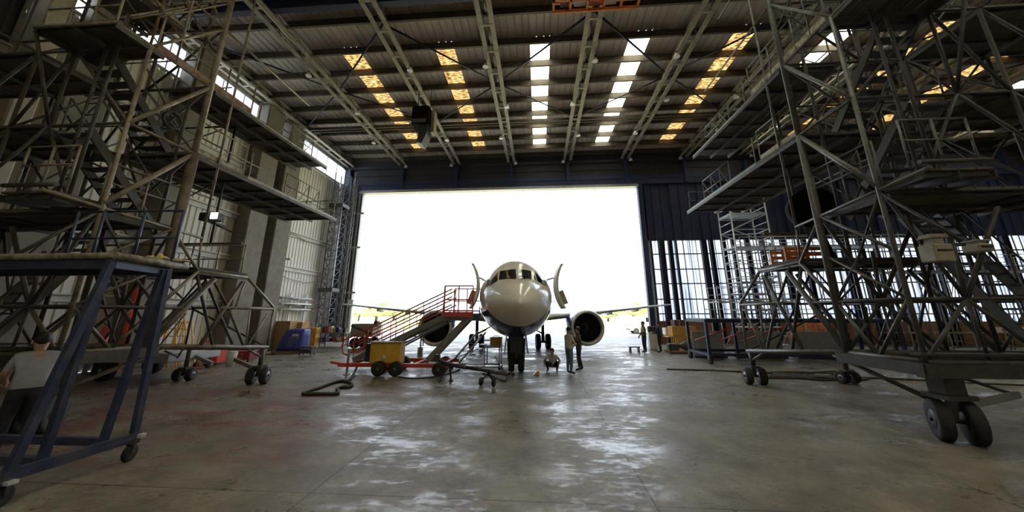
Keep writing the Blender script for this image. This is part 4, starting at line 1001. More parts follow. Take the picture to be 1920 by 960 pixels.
tag(MB().path(floor_path([(928, 668), (936, 680), (946, 696), (950, 706), (945, 714), (925, 706), (905, 700)], .025), .025, 6).build('cable', HOSE), 'black cable curving from the steps to the tow bar end', 'cable')
tag(MB().path(floor_path([(1250, 692), (1330, 694), (1420, 698), (1500, 702), (1570, 706), (1650, 709), (1700, 711), (1790, 716), (1919, 722)], .03), .03, 6).build('hose', ROPE), 'long dusty hose running straight across the right floor', 'hose')
pix = []
for k in range(15): tt = k*.95; pix.append((1490 + 78*math.cos(tt) + k*3, 701 + 5.0*math.sin(tt) + (k % 4)*1.4))
tag(MB().path(floor_path(pix, .03), .03, 6).build('hose', ROPE), 'dusty hose heaped in loops beside the small stand wheel', 'hose')
pix = [(1500, 707)]
for k in range(5): pix += [(1580 + 6*k, 708 + k), (1600 + 5*k, 711 - .6*k), (1540, 711 + k*.4), (1450, 699 + k)]
tag(MB().path(floor_path(pix, .03), .03, 6).build('hose', HOSE), 'flattened dark hose folded on the right floor', 'hose')

# ================================================================== ROOF EQUIPMENT
c = ony(794, 225, 18.8)
t = thing('unit_heater', (c.x, c.y, c.z + .8), 'black boxy unit heater hung from the roof truss', 'heater')
MB().cbox((c.x, c.y, c.z), (1.05, 1.3, 1.2), bev=.04).build('housing', JETBLACK, t)
b = MB()
for k in range(5): b.cbox((c.x - .05, c.y - .66, c.z - .5 + .05*k - .02), (.9, .03, .02))
b.build('louvres', GREYP, t)
MB().prism([(c.x + .0, c.y - .5, c.z - .6), (c.x + .5, c.y - .5, c.z - .6), (c.x + .42, c.y - .5, c.z - 1.2), (c.x + .15, c.y - .5, c.z - 1.85), (c.x - .15, c.y - .5, c.z - 1.75)], (0, .8, 0)).build('outlet_duct', DARKMETAL, t)
MB().cbox((c.x + .66, c.y, c.z - .25), (.22, .5, 1.5), bev=.02).build('burner_box', BEIGE, t)
b = MB()
for s in (-.4, .4): b.tube((c.x + s, c.y, c.z + .6), (c.x + s, c.y, 16.0), .025, 6)
b.build('hanger_rod', DARKMETAL, t)
# orange crane trolley at the top of the view
x0, x1 = onz(1036, 10, 15.6).x, onz(1197, 8, 15.6).x; yc = 12.6
t = thing('crane_trolley', ((x0 + x1)/2, yc, 16), 'orange framed crane trolley under the roof at the top edge', 'crane')
b = MB()
for y in (12.3, 12.9): b.box((x0, y, 15.45), (x1, y + .08, 15.6)); b.box((x0, y, 15.95), (x1, y + .08, 16.05))
for k in range(6): x = x0 + (x1 - x0 - .1)*k/5; b.box((x, 12.3, 15.45), (x + .1, 12.38, 16.0)); b.box((x, 12.3, 15.5), (x + .1, 12.95, 15.6))
b.build('frame', ORANGEP, t)
for (x, w, m) in ((.32, .5, WHITEP), (.68, .5, WHITEP), (.16, .5, RUSTED), (.5, .7, ORANGEP)):
    MB().cbox((x0 + (x1-x0)*x, 12.6, 15.78), (w, .5, .3), bev=.02).build('gear_housing', m, t)
# lamps along the trusses
LAMP = mat('lamp_reflector_white', (.85, .85, .82), (.75, .75, .72), 5, .3)
lamps = []
words = {1: 'first', 2: 'second', 3: 'third', 4: 'fourth', 5: 'fifth', 6: 'sixth', 7: 'seventh'}
proto = None
for i, tx in enumerate(TRUSS_X[1:8]):
    for j, (y, place) in enumerate(((29.4, 'by the door header'), (24.6, 'midway to the door'), (20.4, 'near the bracing node'), (16.4, 'close to the crane beam'))):
        x = tx - .42 if (i + j) % 2 else tx + .42
        lb_ = 'white lamp %s, on the %s roof truss from the left' % (place, words[i + 1])
        if proto is None:
            t = thing('hanging_lamp', (x, y, 15.9), lb_, 'lamp', 'lamps hung along the roof trusses')
            MB().lathe((x, y, 15.62), (0, 0, 1), [(0, .16), (.02, .17), (.16, .10), (.24, .06)], 16).build('reflector', LAMP, t); MB().tube((x, y, 15.86), (x, y, 16.0), .05, 8).build('gear', DARKMETAL, t); proto = t
        else: copy_thing(proto, (x, y, 15.9), lb_)
# ================================================================== PEOPLE
def person(name, label, loc, rz, H, J, mats, hair=HAIR, hairlen=0.3, sleeve='short', cap=False):
    """one continuous skinned body from a joint dictionary (metres for a 1.75 m figure, local: +y is ahead, +x is to its right)"""
    k = H / 1.75
    D = dict(pelvis=(0, 0, .95), waist=(0, 0, 1.10), chest=(0, .0, 1.30), neck=(0, 0, 1.46), head0=(0, .01, 1.53), head1=(0, .025, 1.63), head2=(0, .01, 1.70),
             shL=(-.18, 0, 1.40), elL=(-.25, -.02, 1.12), wrL=(-.25, .10, .88), haL=(-.25, .14, .80),
             shR=(.18, 0, 1.40), elR=(.25, -.02, 1.12), wrR=(.25, .10, .88), haR=(.25, .14, .80),
             hiL=(-.10, 0, .90), knL=(-.11, .02, .50), anL=(-.11, -.02, .09), toL=(-.12, .16, .03),
             hiR=(.10, 0, .90), knR=(.11, .02, .50), anR=(.11, -.02, .09), toR=(.12, .16, .03))
    D.update(J)
    R = dict(pelvis=.135, waist=.125, chest=.15, neck=.058, head0=.075, head1=.098, head2=.08, shL=.07, elL=.052, wrL=.036, haL=.036, shR=.07, elR=.052, wrR=.036, haR=.036,
             hiL=.11, knL=.075, anL=.05, toL=.042, hiR=.11, knR=.075, anR=.05, toR=.042)
    E = [('pelvis','waist'),('waist','chest'),('chest','neck'),('neck','head0'),('head0','head1'),('head1','head2'),('chest','shL'),('shL','elL'),('elL','wrL'),('wrL','haL'),('chest','shR'),('shR','elR'),('elR','wrR'),('wrR','haR'),
         ('pelvis','hiL'),('hiL','knL'),('knL','anL'),('anL','toL'),('pelvis','hiR'),('hiR','knR'),('knR','anR'),('anR','toR')]
    names = list(D); vs = [V(D[n]) * k for n in names]; rad = [R[n] * k for n in names]; ed = [(names.index(a), names.index(b)) for a, b in E]
    # fingers: four of unequal length plus a thumb from the side of the palm
    for s in 'LR':
        w, h = V(D['wr' + s]), V(D['ha' + s]); d = (h - w).normalized(); side = d.cross(V((1 if s == 'L' else -1, 0, .15))).normalized(); inn = V((1 if s == 'L' else -1, 0, 0)); inn = (inn - d*inn.dot(d)).normalized()
        hi = names.index('ha' + s)
        for q, ln in ((-.027, .060), (-.009, .072), (.009, .067), (.027, .052)):
            a = h + d*.028 + side*q; b = a + d*ln*.55 + inn*.012; c = b + d*ln*.4 + inn*.026
            i = len(vs); vs += [a*k, b*k, c*k]; rad += [.0115*k, .0095*k, .008*k]; ed += [(hi, i), (i, i+1), (i+1, i+2)]
        a = w + d*.04 + side*(.034); b = a + d*.032 + side*.022 + inn*.012; c = b + d*.03 + inn*.012
        i = len(vs); vs += [a*k, b*k, c*k]; rad += [.014*k, .0115*k, .009*k]; ed += [(names.index('wr' + s), i), (i, i+1), (i+1, i+2)]
    me = bpy.data.meshes.new('t'); me.from_pydata(vs, ed, []); o = bpy.data.objects.new('t', me); COL.objects.link(o)
    md = o.modifiers.new('s', 'SKIN'); md.use_smooth_shade = True
    for i, sv in enumerate(me.skin_vertices[0].data): sv.radius = (rad[i], rad[i] * (.78 if i < 3 and i > 0 else 1)); sv.use_root = (i == 0)
    for nm, rx, ry in (('chest', .215, .14), ('waist', .18, .13), ('pelvis', .19, .14)):
        me.skin_vertices[0].data[names.index(nm)].radius = (rx * k, ry * k)
    sd_ = o.modifiers.new('b', 'SUBSURF'); sd_.levels = 2; sd_.render_levels = 2
    ev = o.evaluated_get(bpy.context.evaluated_depsgraph_get()); fm = bpy.data.meshes.new_from_object(ev)
    bpy.data.objects.remove(o)
    body = bpy.data.objects.new('body', fm)
    root = thing(name, loc, label, 'person', None, rz=rz if rz != 0 else 1e-6)
    COL.objects.link(body); body.parent = root
    shirt, trous, shoe = mats
    for m in (SKIN, shirt, trous, shoe): fm.materials.append(m)
    pts = {n: V(D[n]) * k for n in names}
    hem = (D['pelvis'][2] + .0) * k
    bm = bmesh.new(); bm.from_mesh(fm); bmesh.ops.bisect_plane(bm, geom=bm.verts[:] + bm.edges[:] + bm.faces[:], plane_co=(0, 0, hem), plane_no=(0, 0, 1)); bm.to_mesh(fm); bm.free()
    segs = [(a, b, ('shirt' if a in ('waist', 'chest') and b in ('chest', 'shL', 'shR', 'waist') else
             'shirt' if (a, b) == ('pelvis', 'waist') else 'skin' if a in ('neck', 'head0', 'head1', 'wrL', 'wrR') or b == 'neck' else
             'arm' if a in ('shL', 'shR') else 'fore' if a in ('elL', 'elR') else 'shoe' if a in ('anL', 'anR') else 'trous')) for a, b in E]
    def near(p):
        best = (9, None, 0)
        for a, b, c in segs:
            A, B = pts[a], pts[b]; d = B - A; t = max(0, min(1, (p - A).dot(d) / max(d.length_squared, 1e-9))); q = (p - A - d*t).length
            q -= (R[a] + (R[b] - R[a]) * t) * k * .6
            if q < best[0]: best = (q, c, t)
        return best
    for p in fm.polygons:
        _, c, tt = near(p.center); p.use_smooth = True
        if D['pelvis'][2] > .6 and c in ('trous', 'shirt') and abs(p.center.x) < .22*k and p.center.z > hem - .12*k: c = 'shirt' if p.center.z > hem else 'trous'
        if c == 'skin': mi = 0
        elif c == 'shirt': mi = 1
        elif c == 'arm': mi = 1 if (sleeve == 'long' or tt < .72) else 0
        elif c == 'fore': mi = 1 if sleeve == 'long' else 0
        elif c == 'shoe': mi = 3
        else: mi = 2
        if c == 'skin' and (p.center - pts['neck']).length < .07*k and p.center.z < pts['neck'].z: mi = 1
        p.material_index = mi
    # head details: hair cap, nose, ears, eyes, mouth
    h0, h1, h2 = pts['head0'], pts['head1'], pts['head2']; upv = (h2 - h0).normalized(); f = V((0, 1, 0)); f = (f - upv*f.dot(upv)).normalized()
    if 'face' in J: pass
    c = (h1 + h2) * .5; r = .110 * k; side = f.cross(upv)
    hb = MB(); rings = []
    for i in range(8):
        la = -.5 + (math.pi/2 + .45) * i/7; ring = []
        for q in range(16):
            a = 2*math.pi*q/16; dr = side*math.cos(a) + f*math.sin(a); tp = .86 + .14*min(1, i/2.5); drop = max(0, math.sin(a)); l2 = la + (1 - i/7)*(.75*drop - hairlen*max(0, -math.sin(a)))
            ring.append(c - f*.012*k + dr*(tp*r*math.cos(min(l2, 1.55))*(.93 if abs(math.cos(a)) > .7 else 1.05)) + upv*(r*math.sin(min(l2, 1.56))*1.12))
        rings.append(ring)
    hb.loft(rings); ho = hb.build('hair', hair, None); ho.parent = root
    fb = MB(); fb.blob(h1 + f*.098*k + upv*.0*k, (.016*k, .024*k, .026*k), 1, .05, 8, 6)
    for s in (-1, 1): fb.blob(h1 + side*(.098*s*k) - f*.005*k + upv*.0, (.012*k, .024*k, .034*k), 2, .05, 8, 6)
    fo = fb.build('nose_and_ears', SKIN, None); fo.parent = root
    eb = MB()
    for s in (-1, 1): eb.blob(h1 + side*(.036*s*k) + f*.090*k + upv*.024*k, (.014*k, .008*k, .009*k), 3, .02, 8, 6)
    eb.blob(h1 + f*.085*k - upv*.05*k, (.026*k, .012*k, .006*k), 4, .02, 8, 6)
    eo = eb.build('eyes_and_mouth', DARKCLOTH, None); eo.parent = root
    return root
# man in grey polo at the left edge, seen from behind, reaching forward to his left
p = onz(38, 838)
person('person', 'person in a grey polo shirt seen from behind, by the blue work stand', (p.x*.955 - .02, p.y*.955 - .12, 0), math.radians(58), 1.96,
       dict(chest=(0, .07, 1.30), neck=(.0, .13, 1.46), head0=(0, .17, 1.52), head1=(0, .21, 1.61), head2=(0, .20, 1.69), shL=(-.19, .10, 1.40), shR=(.19, .08, 1.40), elR=(.25, .18, 1.13), wrR=(.20, .40, 1.06), haR=(.19, .47, 1.04), elL=(-.26, .16, 1.14), wrL=(-.24, .36, 1.02), haL=(-.23, .43, 1.0), knL=(-.12, .06, .5), anL=(-.13, -.04, .09)), (POLO, DARKCLOTH, SHOE))
p = onz(1069, 702)
person('person', 'person in pale shirt and blue jeans beside the right engine', (p.x, p.y + .1, 0), math.radians(-60), 1.78,
       dict(elL=(-.27, .06, 1.14), wrL=(-.10, .24, 1.12), haL=(-.03, .27, 1.14), elR=(.27, .06, 1.14), wrR=(.12, .26, 1.08), haR=(.06, .3, 1.09), head1=(0, .05, 1.62), head2=(0, .05, 1.69)), (LIGHTSHIRT, DENIM, SHOE), hairlen=.3)
p = onz(1087, 695)
person('person', 'person in dark olive jacket and black trousers beside the right engine', (p.x, p.y, 0), math.radians(75), 1.74,
       dict(elL=(-.27, .06, 1.14), wrL=(-.12, .26, 1.06), haL=(-.06, .30, 1.05), elR=(.27, .0, 1.12), wrR=(.2, .2, .98), haR=(.18, .26, .94), anR=(.12, -.1, .09), toR=(.13, .08, .03)), (mat('dark_olive_jacket', (.045, .042, .025), (.07, .065, .04), 9, .9), DARKCLOTH, SHOE), sleeve='long')
p = onz(1037, 697)
person('person', 'person squatting on open floor in pale shirt and dark trousers', (p.x, p.y + .1, 0), math.radians(168), 1.55,
       dict(pelvis=(0, -.12, .26), waist=(0, -.10, .40), chest=(0, .0, .58), neck=(0, .06, .73), head0=(0, .09, .79), head1=(0, .12, .88), head2=(0, .11, .95), shL=(-.18, .02, .68), shR=(.18, .02, .68), elL=(-.36, .16, .50), wrL=(-.34, .34, .36), haL=(-.33, .38, .30), elR=(.36, .16, .50), wrR=(.34, .34, .36), haR=(.33, .38, .30),
            hiL=(-.12, -.06, .26), knL=(-.30, .26, .46), anL=(-.20, .10, .09), toL=(-.24, .27, .03), hiR=(.12, -.06, .26), knR=(.30, .26, .46), anR=(.20, .10, .09), toR=(.24, .27, .03)), (LIGHTSHIRT, DARKCLOTH, SHOE))
p = onz(1210, 661)
person('person', 'person in navy overalls with an olive vest beside the blue door edge', (p.x, p.y, 0), math.radians(100), 1.80, dict(elR=(.28, .0, 1.13), wrR=(.24, .16, .92), haR=(.23, .2, .86), elL=(-.26, .1, 1.15), wrL=(-.16, .32, 1.1), haL=(-.12, .38, 1.1)), (OLIVE, NAVYCLOTH, SHOE), sleeve='long')
p = onz(1239, 661)
person('person', 'person in dark navy overalls next to the orange crates', (p.x, p.y, 0), math.radians(60), 1.82, dict(elL=(-.24, .1, 1.13), wrL=(-.14, .34, 1.12), haL=(-.1, .4, 1.13), elR=(.26, .06, 1.13), wrR=(.2, .3, 1.05), haR=(.18, .36, 1.04)), (NAVYCLOTH, DARKCLOTH, SHOE), sleeve='long', hairlen=.3)
# ================================================================== LEFT SIDE OF THE HANGAR
# blue tarpaulin-covered machine and cartons near the left wall
p = onz(538, 663); x, y = p.x, p.y
t = thing('covered_machine', (x, y + .5, 0), 'machine under a creased blue tarpaulin by the left wall cartons', 'covered machine')
b = MB(); rings = []
sg_ = lambda q, e: math.copysign(abs(q)**e, q)
for (z, w, d, s) in ((.13, .80, .52, -.06), (.45, .78, .50, -.02), (.9, .70, .46, .08), (1.28, .60, .42, .18), (1.36, .50, .34, .20), (1.37, .2, .1, .2)):
    rings.append([V((x + s + w*sg_(math.cos(2*math.pi*k/32), .45)*(1 + .025*math.sin(k*2.3 + z*3)), y + .5 + d*sg_(math.sin(2*math.pi*k/32), .45)*(1 + .05*math.cos(k*1.7 + z*2)), z + .03*math.sin(k*1.1))) for k in range(32)])
b.loft(rings); b.build('tarpaulin', BLUETARP, t)
MB().cbox((x, y + .5, .08), (1.9, 1.2, .12)).build('pallet_base', WOOD, t)
b = MB()
for k in range(5): b.tube((x - .1 + .13*k, y - .02 + .01*k, .3 + .05*k), (x + .15 + .1*k, y + .02, 1.1), .012, 5)
b.build('tie_cords', LGREY, t)
MB().cbox((x + .32, y + .03, 1.05), (.34, .04, .12)).build('white_label', WHITEP, t)
def carton(px0, py0, px1, py1, Y, label, d=.7, m=CARD):
    a, c = ony(px0, py0, Y), ony(px1, py1, Y); t = thing('carton', ((a.x+c.x)/2, Y + d/2, min(a.z, c.z)), label, 'box')
    w, h = abs(c.x - a.x), abs(a.z - c.z); cc = V(((a.x+c.x)/2, Y + d/2, (a.z+c.z)/2))
    MB().cbox(cc, (w, d, h), bev=.012).build('body', m, t); MB().cbox(cc + V((0, -d/2 - .003, 0)), (.07, .006, h)).cbox(cc + V((0, 0, h/2 + .003)), (.07, d, .006)).build('packing_tape', BEIGE, t)
    return t
carton(512, 602, 536, 660, 22.9, 'tall brown carton behind the blue tarpaulin, half hidden')
carton(535, 604, 560, 655, 23.7, 'square tan carton right behind the blue tarpaulin', .8, mat('tan_cardboard', (.50, .33, .15), (.44, .28, .12), 4, .85))
carton(575, 615, 588, 655.5, 24.2, 'small ochre carton on the bench side of the blue tarpaulin', .5, YELP)
def trolley(px, py, w, h, label, m=DARKMETAL, name='trolley'):
    p = onz(px, py); t = thing(name, (p.x, p.y, 0), label, 'trolley')
    MB().cbox((p.x, p.y, h), (w, .45, .06), bev=.01).build('top', m, t)
    for sx in (-1, 1):
        for sy in (-1, 1): MB().tube((p.x + sx*w*.42, p.y + sy*.18, .05), (p.x + sx*w*.42, p.y + sy*.18, h), .025, 6).build('leg', m, t)
    b = MB().cbox((p.x, p.y, h*.55), (w*.9, .4, .2), bev=.01); b.build('drawer', m, t); return t
trolley(575, 668, .75, .5, 'low black trolley on the floor beside the blue tarpaulin')
# work bench with bins along the wall by the door jamb
def bench(x0, x1, y, h, label, seed, m=GREYP, gname='tool boxes on the left wall bench'):
    t = thing('work_bench', ((x0+x1)/2, y, 0), label, 'bench')
    MB().cbox(((x0+x1)/2, y, h), (x1-x0, .8, .06)).build('bench_top', m, t)
    for xx in (x0 + .08, x1 - .08):
        for yy in (-.34, .34): MB().cbox((xx, y + yy, h/2), (.07, .07, h)).build('leg', DARKMETAL, t)
    MB().cbox(((x0+x1)/2, y, h*.4), (x1-x0 - .2, .7, .04)).build('shelf', DARKMETAL, t)
bench(-15.65, -13.75, 25.2, .95, 'grey work bench with clutter left of the white pole', 3)
rnd = random.Random(5)
cols = [(REDP, 'red'), (DARKMETAL, 'black'), (LGREY, 'pale grey'), (BLUETARP, 'blue'), (YELP, 'ochre'), (WHITEP, 'white')]
pos = ['at the wall end', 'second from the wall', 'third from the wall', 'fourth along', 'fifth along', 'next to last', 'at the door end']
for k in range(7):
    x = -15.5 + .262*k; m, cn = cols[(k*5 + 1) % 6]; w, h = rnd.uniform(.19, .23), rnd.uniform(.2, .42); c = V((x, 25.1, .98))
    t = thing('tool_box', c, '%s tool box on the grey work bench, %s' % (cn, pos[k]), 'tool box', 'tool boxes on the grey bench')
    MB().cbox(c + V((0, 0, h/2)), (w, .3, h), bev=.015).build('body', m, t); MB().cbox(c + V((0, 0, h + .01)), (w + .02, .32, .03)).build('lid', m, t); MB().tube(c + V((-.07, 0, h + .06)), c + V((.07, 0, h + .06)), .012, 6).build('handle', DARKMETAL, t)
for k in range(6):
    x = -15.4 + .28*k; m, cn = cols[(k*5 + 3) % 6]; c = V((x, 25.1, .405)); w, h = .36, rnd.uniform(.2, .3)
    t = thing('storage_bin', c, '%s storage bin on the shelf under the bench, %s' % (cn, pos[k] if k < 5 else pos[6]), 'bin', 'bins under the grey bench')
    b = MB(); b.loft([[c + V((sx*q, sy*.2*q/.18, z)) for (sx, sy) in ((-1,-1),(1,-1),(1,1),(-1,1))] for (q, z) in ((.10, .0), (.125, h), (.115, h), (.09, .03))], smooth=False); b.build('bin_shell', m, t)
# white posts and door guide mast by the left jamb
p = ony(655, 600, 26.6)
t = thing('white_post', (p.x, 26.6, 0), 'white painted post standing by the left door jamb', 'post')
MB().tube((p.x, 26.6, 0), (p.x, 26.6, 3.3), .11, 12).build('shaft', WHITEP, t); MB().cbox((p.x, 26.6, .03), (.4, .4, .06)).build('foot', GREYP, t); MB().cbox((p.x, 26.55, 3.1), (.45, .3, .5), bev=.02).build('head_box', WHITEP, t)
def mast(x, y, w, ztop, label, m):
    t = thing('lattice_mast', (x, y, 0), label, 'mast')
    for sx in (-1, 1):
        for sy in (-1, 1): MB().tube((x + sx*w/2, y + sy*w/2, 0), (x + sx*w/2, y + sy*w/2, ztop), .05, 8).build('chord', m, t)
    b = MB(); z = .3; k = 0
    while z < ztop - .8:
        for (a, c) in (((-1,-1),(1,-1)), ((1,-1),(1,1)), ((1,1),(-1,1)), ((-1,1),(-1,-1))):
            b.tube((x + a[0]*w/2, y + a[1]*w/2, z), (x + c[0]*w/2, y + c[1]*w/2, z + .8), .025, 6); b.tube((x + a[0]*w/2, y + a[1]*w/2, z), (x + c[0]*w/2, y + c[1]*w/2, z), .022, 6)
        z += .8
    b.build('lacing', m, t); MB().cbox((x, y, .04), (w + .3, w + .3, .08)).build('base_plate', m, t); return t
BLUEG = mat('blue_grey_mast_paint', (.10, .12, .18), (.16, .17, .20), 4, .5)
mast(-17.45, 28.2, .9, 14.6, 'tall blue grey lattice mast in the left front corner', BLUEG)
mast(-16.95, 29.3, .4, 14.6, 'slim grey lattice mast against the left door jamb', mat('grey_mast_paint', (.24, .24, .24), (.17, .17, .17), 4, .5))
t = thing('duct_pipe', (-17.4, 28.2, 0), 'silver ventilation pipe rising inside the corner mast', 'pipe')
MB().tube((-17.45, 28.2, .1), (-17.45, 28.2, 13.6), .26, 16).build('duct', ALU, t)
b = MB()
for k in range(9): b.lathe((-17.45, 28.2, 1 + 1.5*k), (0, 0, 1), [(0, .27), (.05, .285), (.1, .27)], 16)
b.build('band_clamp', LGREY, t)
for z, lb in ((11.5, 'upper black collar on the corner mast'), (4.2, 'lower black collar on the corner mast')):
    t = thing('mast_collar', (-17.45, 28.2, z), lb, 'collar'); MB().cbox((-17.45, 27.7, z), (1.15, .12, .3)).cbox((-17.45, 28.7, z), (1.15, .12, .3)).cbox((-18.0, 28.2, z), (.12, 1.1, .3)).cbox((-16.9, 28.2, z), (.12, 1.1, .3)).build('band', DARKMETAL, t)
b = struct('trim_7', MB().box((-18.3, 29.6, 11.2), (-15.9, 29.72, 11.36)).box((-18.3, 29.6, 8.0), (-15.9, 29.72, 8.16)).box((-18.3, 29.6, 4.0), (-15.9, 29.72, 4.16)), RAILP)
# pipe rack with pale pipes on the wall
t = thing('pipe_rack', (-18.1, 24.6, 0), 'white bracketed pipe rack on the left wall', 'rack')
for y in (23.1, 24.8, 26.5):
    b = MB().cbox((-18.2, y, 1.9), (.1, .1, 3.8)); 
    for z in (2.5, 2.9, 3.3): b.cbox((-17.85, y, z), (.75, .06, .06))
    b.build('bracket', WHITEP, t)
k = 0
wn = ['lowest', 'middle', 'upper']; dn = ['near the wall', 'in the centre', 'at the outer end']
for i, z in enumerate((2.5, 2.9, 3.3)):
    for j in range(3):
        r = .06; x = -18.05 + .2*j
        tag(MB().tube((x, 22.9 + .05*j, z + .03 + r), (x, 27.0 - .3*j, z + .03 + r), r, 10).build('pipe', WHITEP if (i + j) % 2 else LGREY), '%s pale pipe lying on the %s rack arm, %s' % ('white' if (i+j) % 2 else 'grey', wn[i], dn[j]), 'pipe', 'pipes on the wall rack')
# yellow folding steps
def ladder(px, py, ph, label, lean=.5, m=YELB, name='step_ladder'):
    p = onz(px, py); h = ph; t = thing(name, (p.x, p.y, 0), label, 'ladder')
    for s in (-1, 1):
        MB().bar((p.x + .32*s, p.y, .02), (p.x + .2*s + lean*.4, p.y + .1, h), .07, .05).build('rail', m, t)
        MB().bar((p.x + .32*s + lean*2.0, p.y + .1, .02), (p.x + .2*s + lean*.5, p.y + .15, h), .05, .04).build('back_leg', m, t)
    n = int(h/.3)
    for k in range(1, n): f = k/n; MB().cbox((p.x + lean*.4*f, p.y + .1*f, h*f), (.62 - .24*f, .12, .03)).build('tread', m, t)
    MB().cbox((p.x + lean*.45, p.y + .12, h), (.5, .3, .05)).build('top_cap', m, t)
ladder(298, 690, 2.3, 'taller yellow step ladder behind the left stand, nearer its wheels')
ladder(322, 684, 1.9, 'shorter yellow step ladder next to the taller yellow one', .35)
ladder(2, 655, 1.5, 'yellow step ladder at the left edge behind the white truck cab', .3)
# red items
def cabinet(px, py, w, h, m, label, name='tool_cabinet'):
    p = onz(px, py); t = thing(name, (p.x, p.y, 0), label, 'cabinet'); MB().cbox((p.x, p.y, h/2 + .06), (w, .5, h - .1), bev=.015).build('body', m, t)
    n = max(2, int(h/.18))
    for k in range(n):
        z = .12 + (h - .18)*(k + .5)/n; d = MB().cbox((p.x, p.y - .26, z), (w*.92, .03, (h - .18)/n*.86)).build('drawer', m, t); MB().tube((p.x - w*.2, p.y - .29, z), (p.x + w*.2, p.y - .29, z), .012, 6).build('drawer_handle', LGREY, d)
    for s in (-1, 1): MB().lathe((p.x + s*w*.38, p.y - .15, .05), (1, 0, 0), [(-.02, .03), (-.02, .05), (.02, .05), (.02, .03)], 10).build('castor', RUBBER, t)
cabinet(399, 684, .75, .75, REDP, 'red tool cabinet seen under the left stand end truss')
cabinet(455, 678, 1.0, .5, mat('dark_red_paint', (.30, .03, .03), (.22, .03, .03), 5, .5), 'low dark red tool cabinet behind the small left wheels')
p = onz(431, 686); t = thing('waste_bin', (p.x, p.y, 0), 'small white bin on the floor beside the red tool cabinet', 'bin')
MB().lathe((p.x, p.y, 0), (0, 0, 1), [(0, .16), (.5, .21), (.56, .22), (.56, .20), (.1, .15)], 16).build('shell', WHITEP, t); MB().lathe((p.x, p.y, .56), (0, 0, 1), [(0, .225), (.05, .2), (.07, .05)], 16).build('lid', LGREY, t)
p = onz(380, 690); t = thing('sack_truck', (p.x, p.y, 0), 'orange sack truck leaning by the red tool cabinet', 'trolley')
for s in (-1, 1): MB().tube((p.x + .2*s, p.y - .1, .1), (p.x - .25 + .2*s, p.y + .1, 1.25), .025, 8).build('rail', ORANGEP, t); MB().lathe((p.x + .28*s, p.y - .05, .13), (1, 0, 0), [(-.03, .06), (-.03, .13), (.03, .13), (.03, .06)], 14).build('wheel', RUBBER, t)
b = MB()
for k in range(4): b.tube((p.x - .2 - .06*k, p.y - .08 + .05*k, .2 + .3*k), (p.x + .2 - .06*k, p.y - .08 + .05*k, .2 + .3*k), .018, 6)
b.build('cross_bars', ORANGEP, t); MB().cbox((p.x, p.y - .2, .05), (.45, .25, .02)).build('toe_plate', ORANGEP, t)
def post(px0, py0, px1, py1, Y, r, label, m):
    a, c = ony(px0, py0, Y), ony(px1, py1, Y); x = (a.x + c.x)/2
    t = thing('standpipe', (x, Y, 0), label, 'pipe'); MB().tube((x, Y, .05), (x, Y, a.z), r, 10).build('riser', m, t); MB().cbox((x, Y, .03), (.22, .22, .06)).build('flange', m, t); MB().lathe((x + .1, Y, 1.2), (1, 0, 0), [(0, .1), (.05, .1), (.06, .02)], 12).build('valve_wheel', m, t)
post(252, 540, 243, 620, 14.08, .10, 'red standpipe rising beyond the blue work stand legs', REDP)
# fire extinguisher on stand
p = ony(193, 640, 13.2)
t = thing('fire_extinguisher', (p.x, 13.2, .9), 'red fire extinguisher standing on the flatbed trailer', 'fire extinguisher')
FLATZ = .98
c = V((p.x, 13.2, FLATZ)); OFF[t.name] = c; t.location = c
MB().lathe(c, (0, 0, 1), [(0, .12), (.02, .13), (.72, .13), (.82, .07), (.86, .05)], 16).build('cylinder', REDP, t); MB().cbox(c + V((0, -.02, .92)), (.06, .16, .1), bev=.01).build('valve', DARKMETAL, t); MB().path([c + V((.04, -.05, .9)), c + V((.17, -.06, .8)), c + V((.16, -.06, .4))], .018, 6).build('hose', RUBBER, t)
# grey flatbed trailer behind the stand
t = thing('flatbed_trailer', (-15.5, 12.85, 0), 'pale grey flatbed trailer with black tyres behind the left stand', 'trailer')
MB().cbox((-15.5, 12.85, .80), (5.4, 2.1, .34), bev=.03).build('bed', LGREY, t); MB().cbox((-15.5, 12.85, .955), (5.3, 2.0, .03)).build('deck_boards', WOOD, t)
for x in (-15.3, -17.4):
    for y in (12.0, 13.6): road_wheel(V((x, y, .36)), .36, .16, t, 'tyre')
b = MB(); b.bar((-12.8, 12.85, .75), (-12.1, 12.85, .5), .12, .12); b.build('drawbar', GREYP, t)
# white truck / cabin behind
a, c = ony(-60, 568, 16.2), ony(208, 616, 16.2)
t = thing('box_truck', ((a.x + c.x)/2, 17.3, 0), 'white box-bodied truck parked behind the left stand', 'truck')
MB().cbox(((a.x+c.x)/2, 17.3, (a.z + c.z)/2), (c.x - a.x, 2.2, a.z - c.z), bev=.05).build('box_body', mat('gloss_white_truck', (.92, .92, .90), (.84, .84, .82), 3, .35), t)
MB().cbox(((a.x+c.x)/2, 17.3, c.z - .2), (c.x - a.x - .3, 2.0, .3)).build('chassis', DARKMETAL, t)
for x in (a.x + 1.2, c.x - 1.1):
    for y in (16.3, 18.2): road_wheel(V((x, y, .48)), .48, .16, t, 'tyre')
MB().cbox((c.x - 1.6, 16.17, (a.z + c.z)/2), (1.2, .02, (a.z-c.z)*.7)).build('side_panel', LGREY, t)
b = MB().cbox((c.x + .02, 17.3, c.z - .1), (.04, 2.0, .12)); b.build('tail_bar', REDP, t)
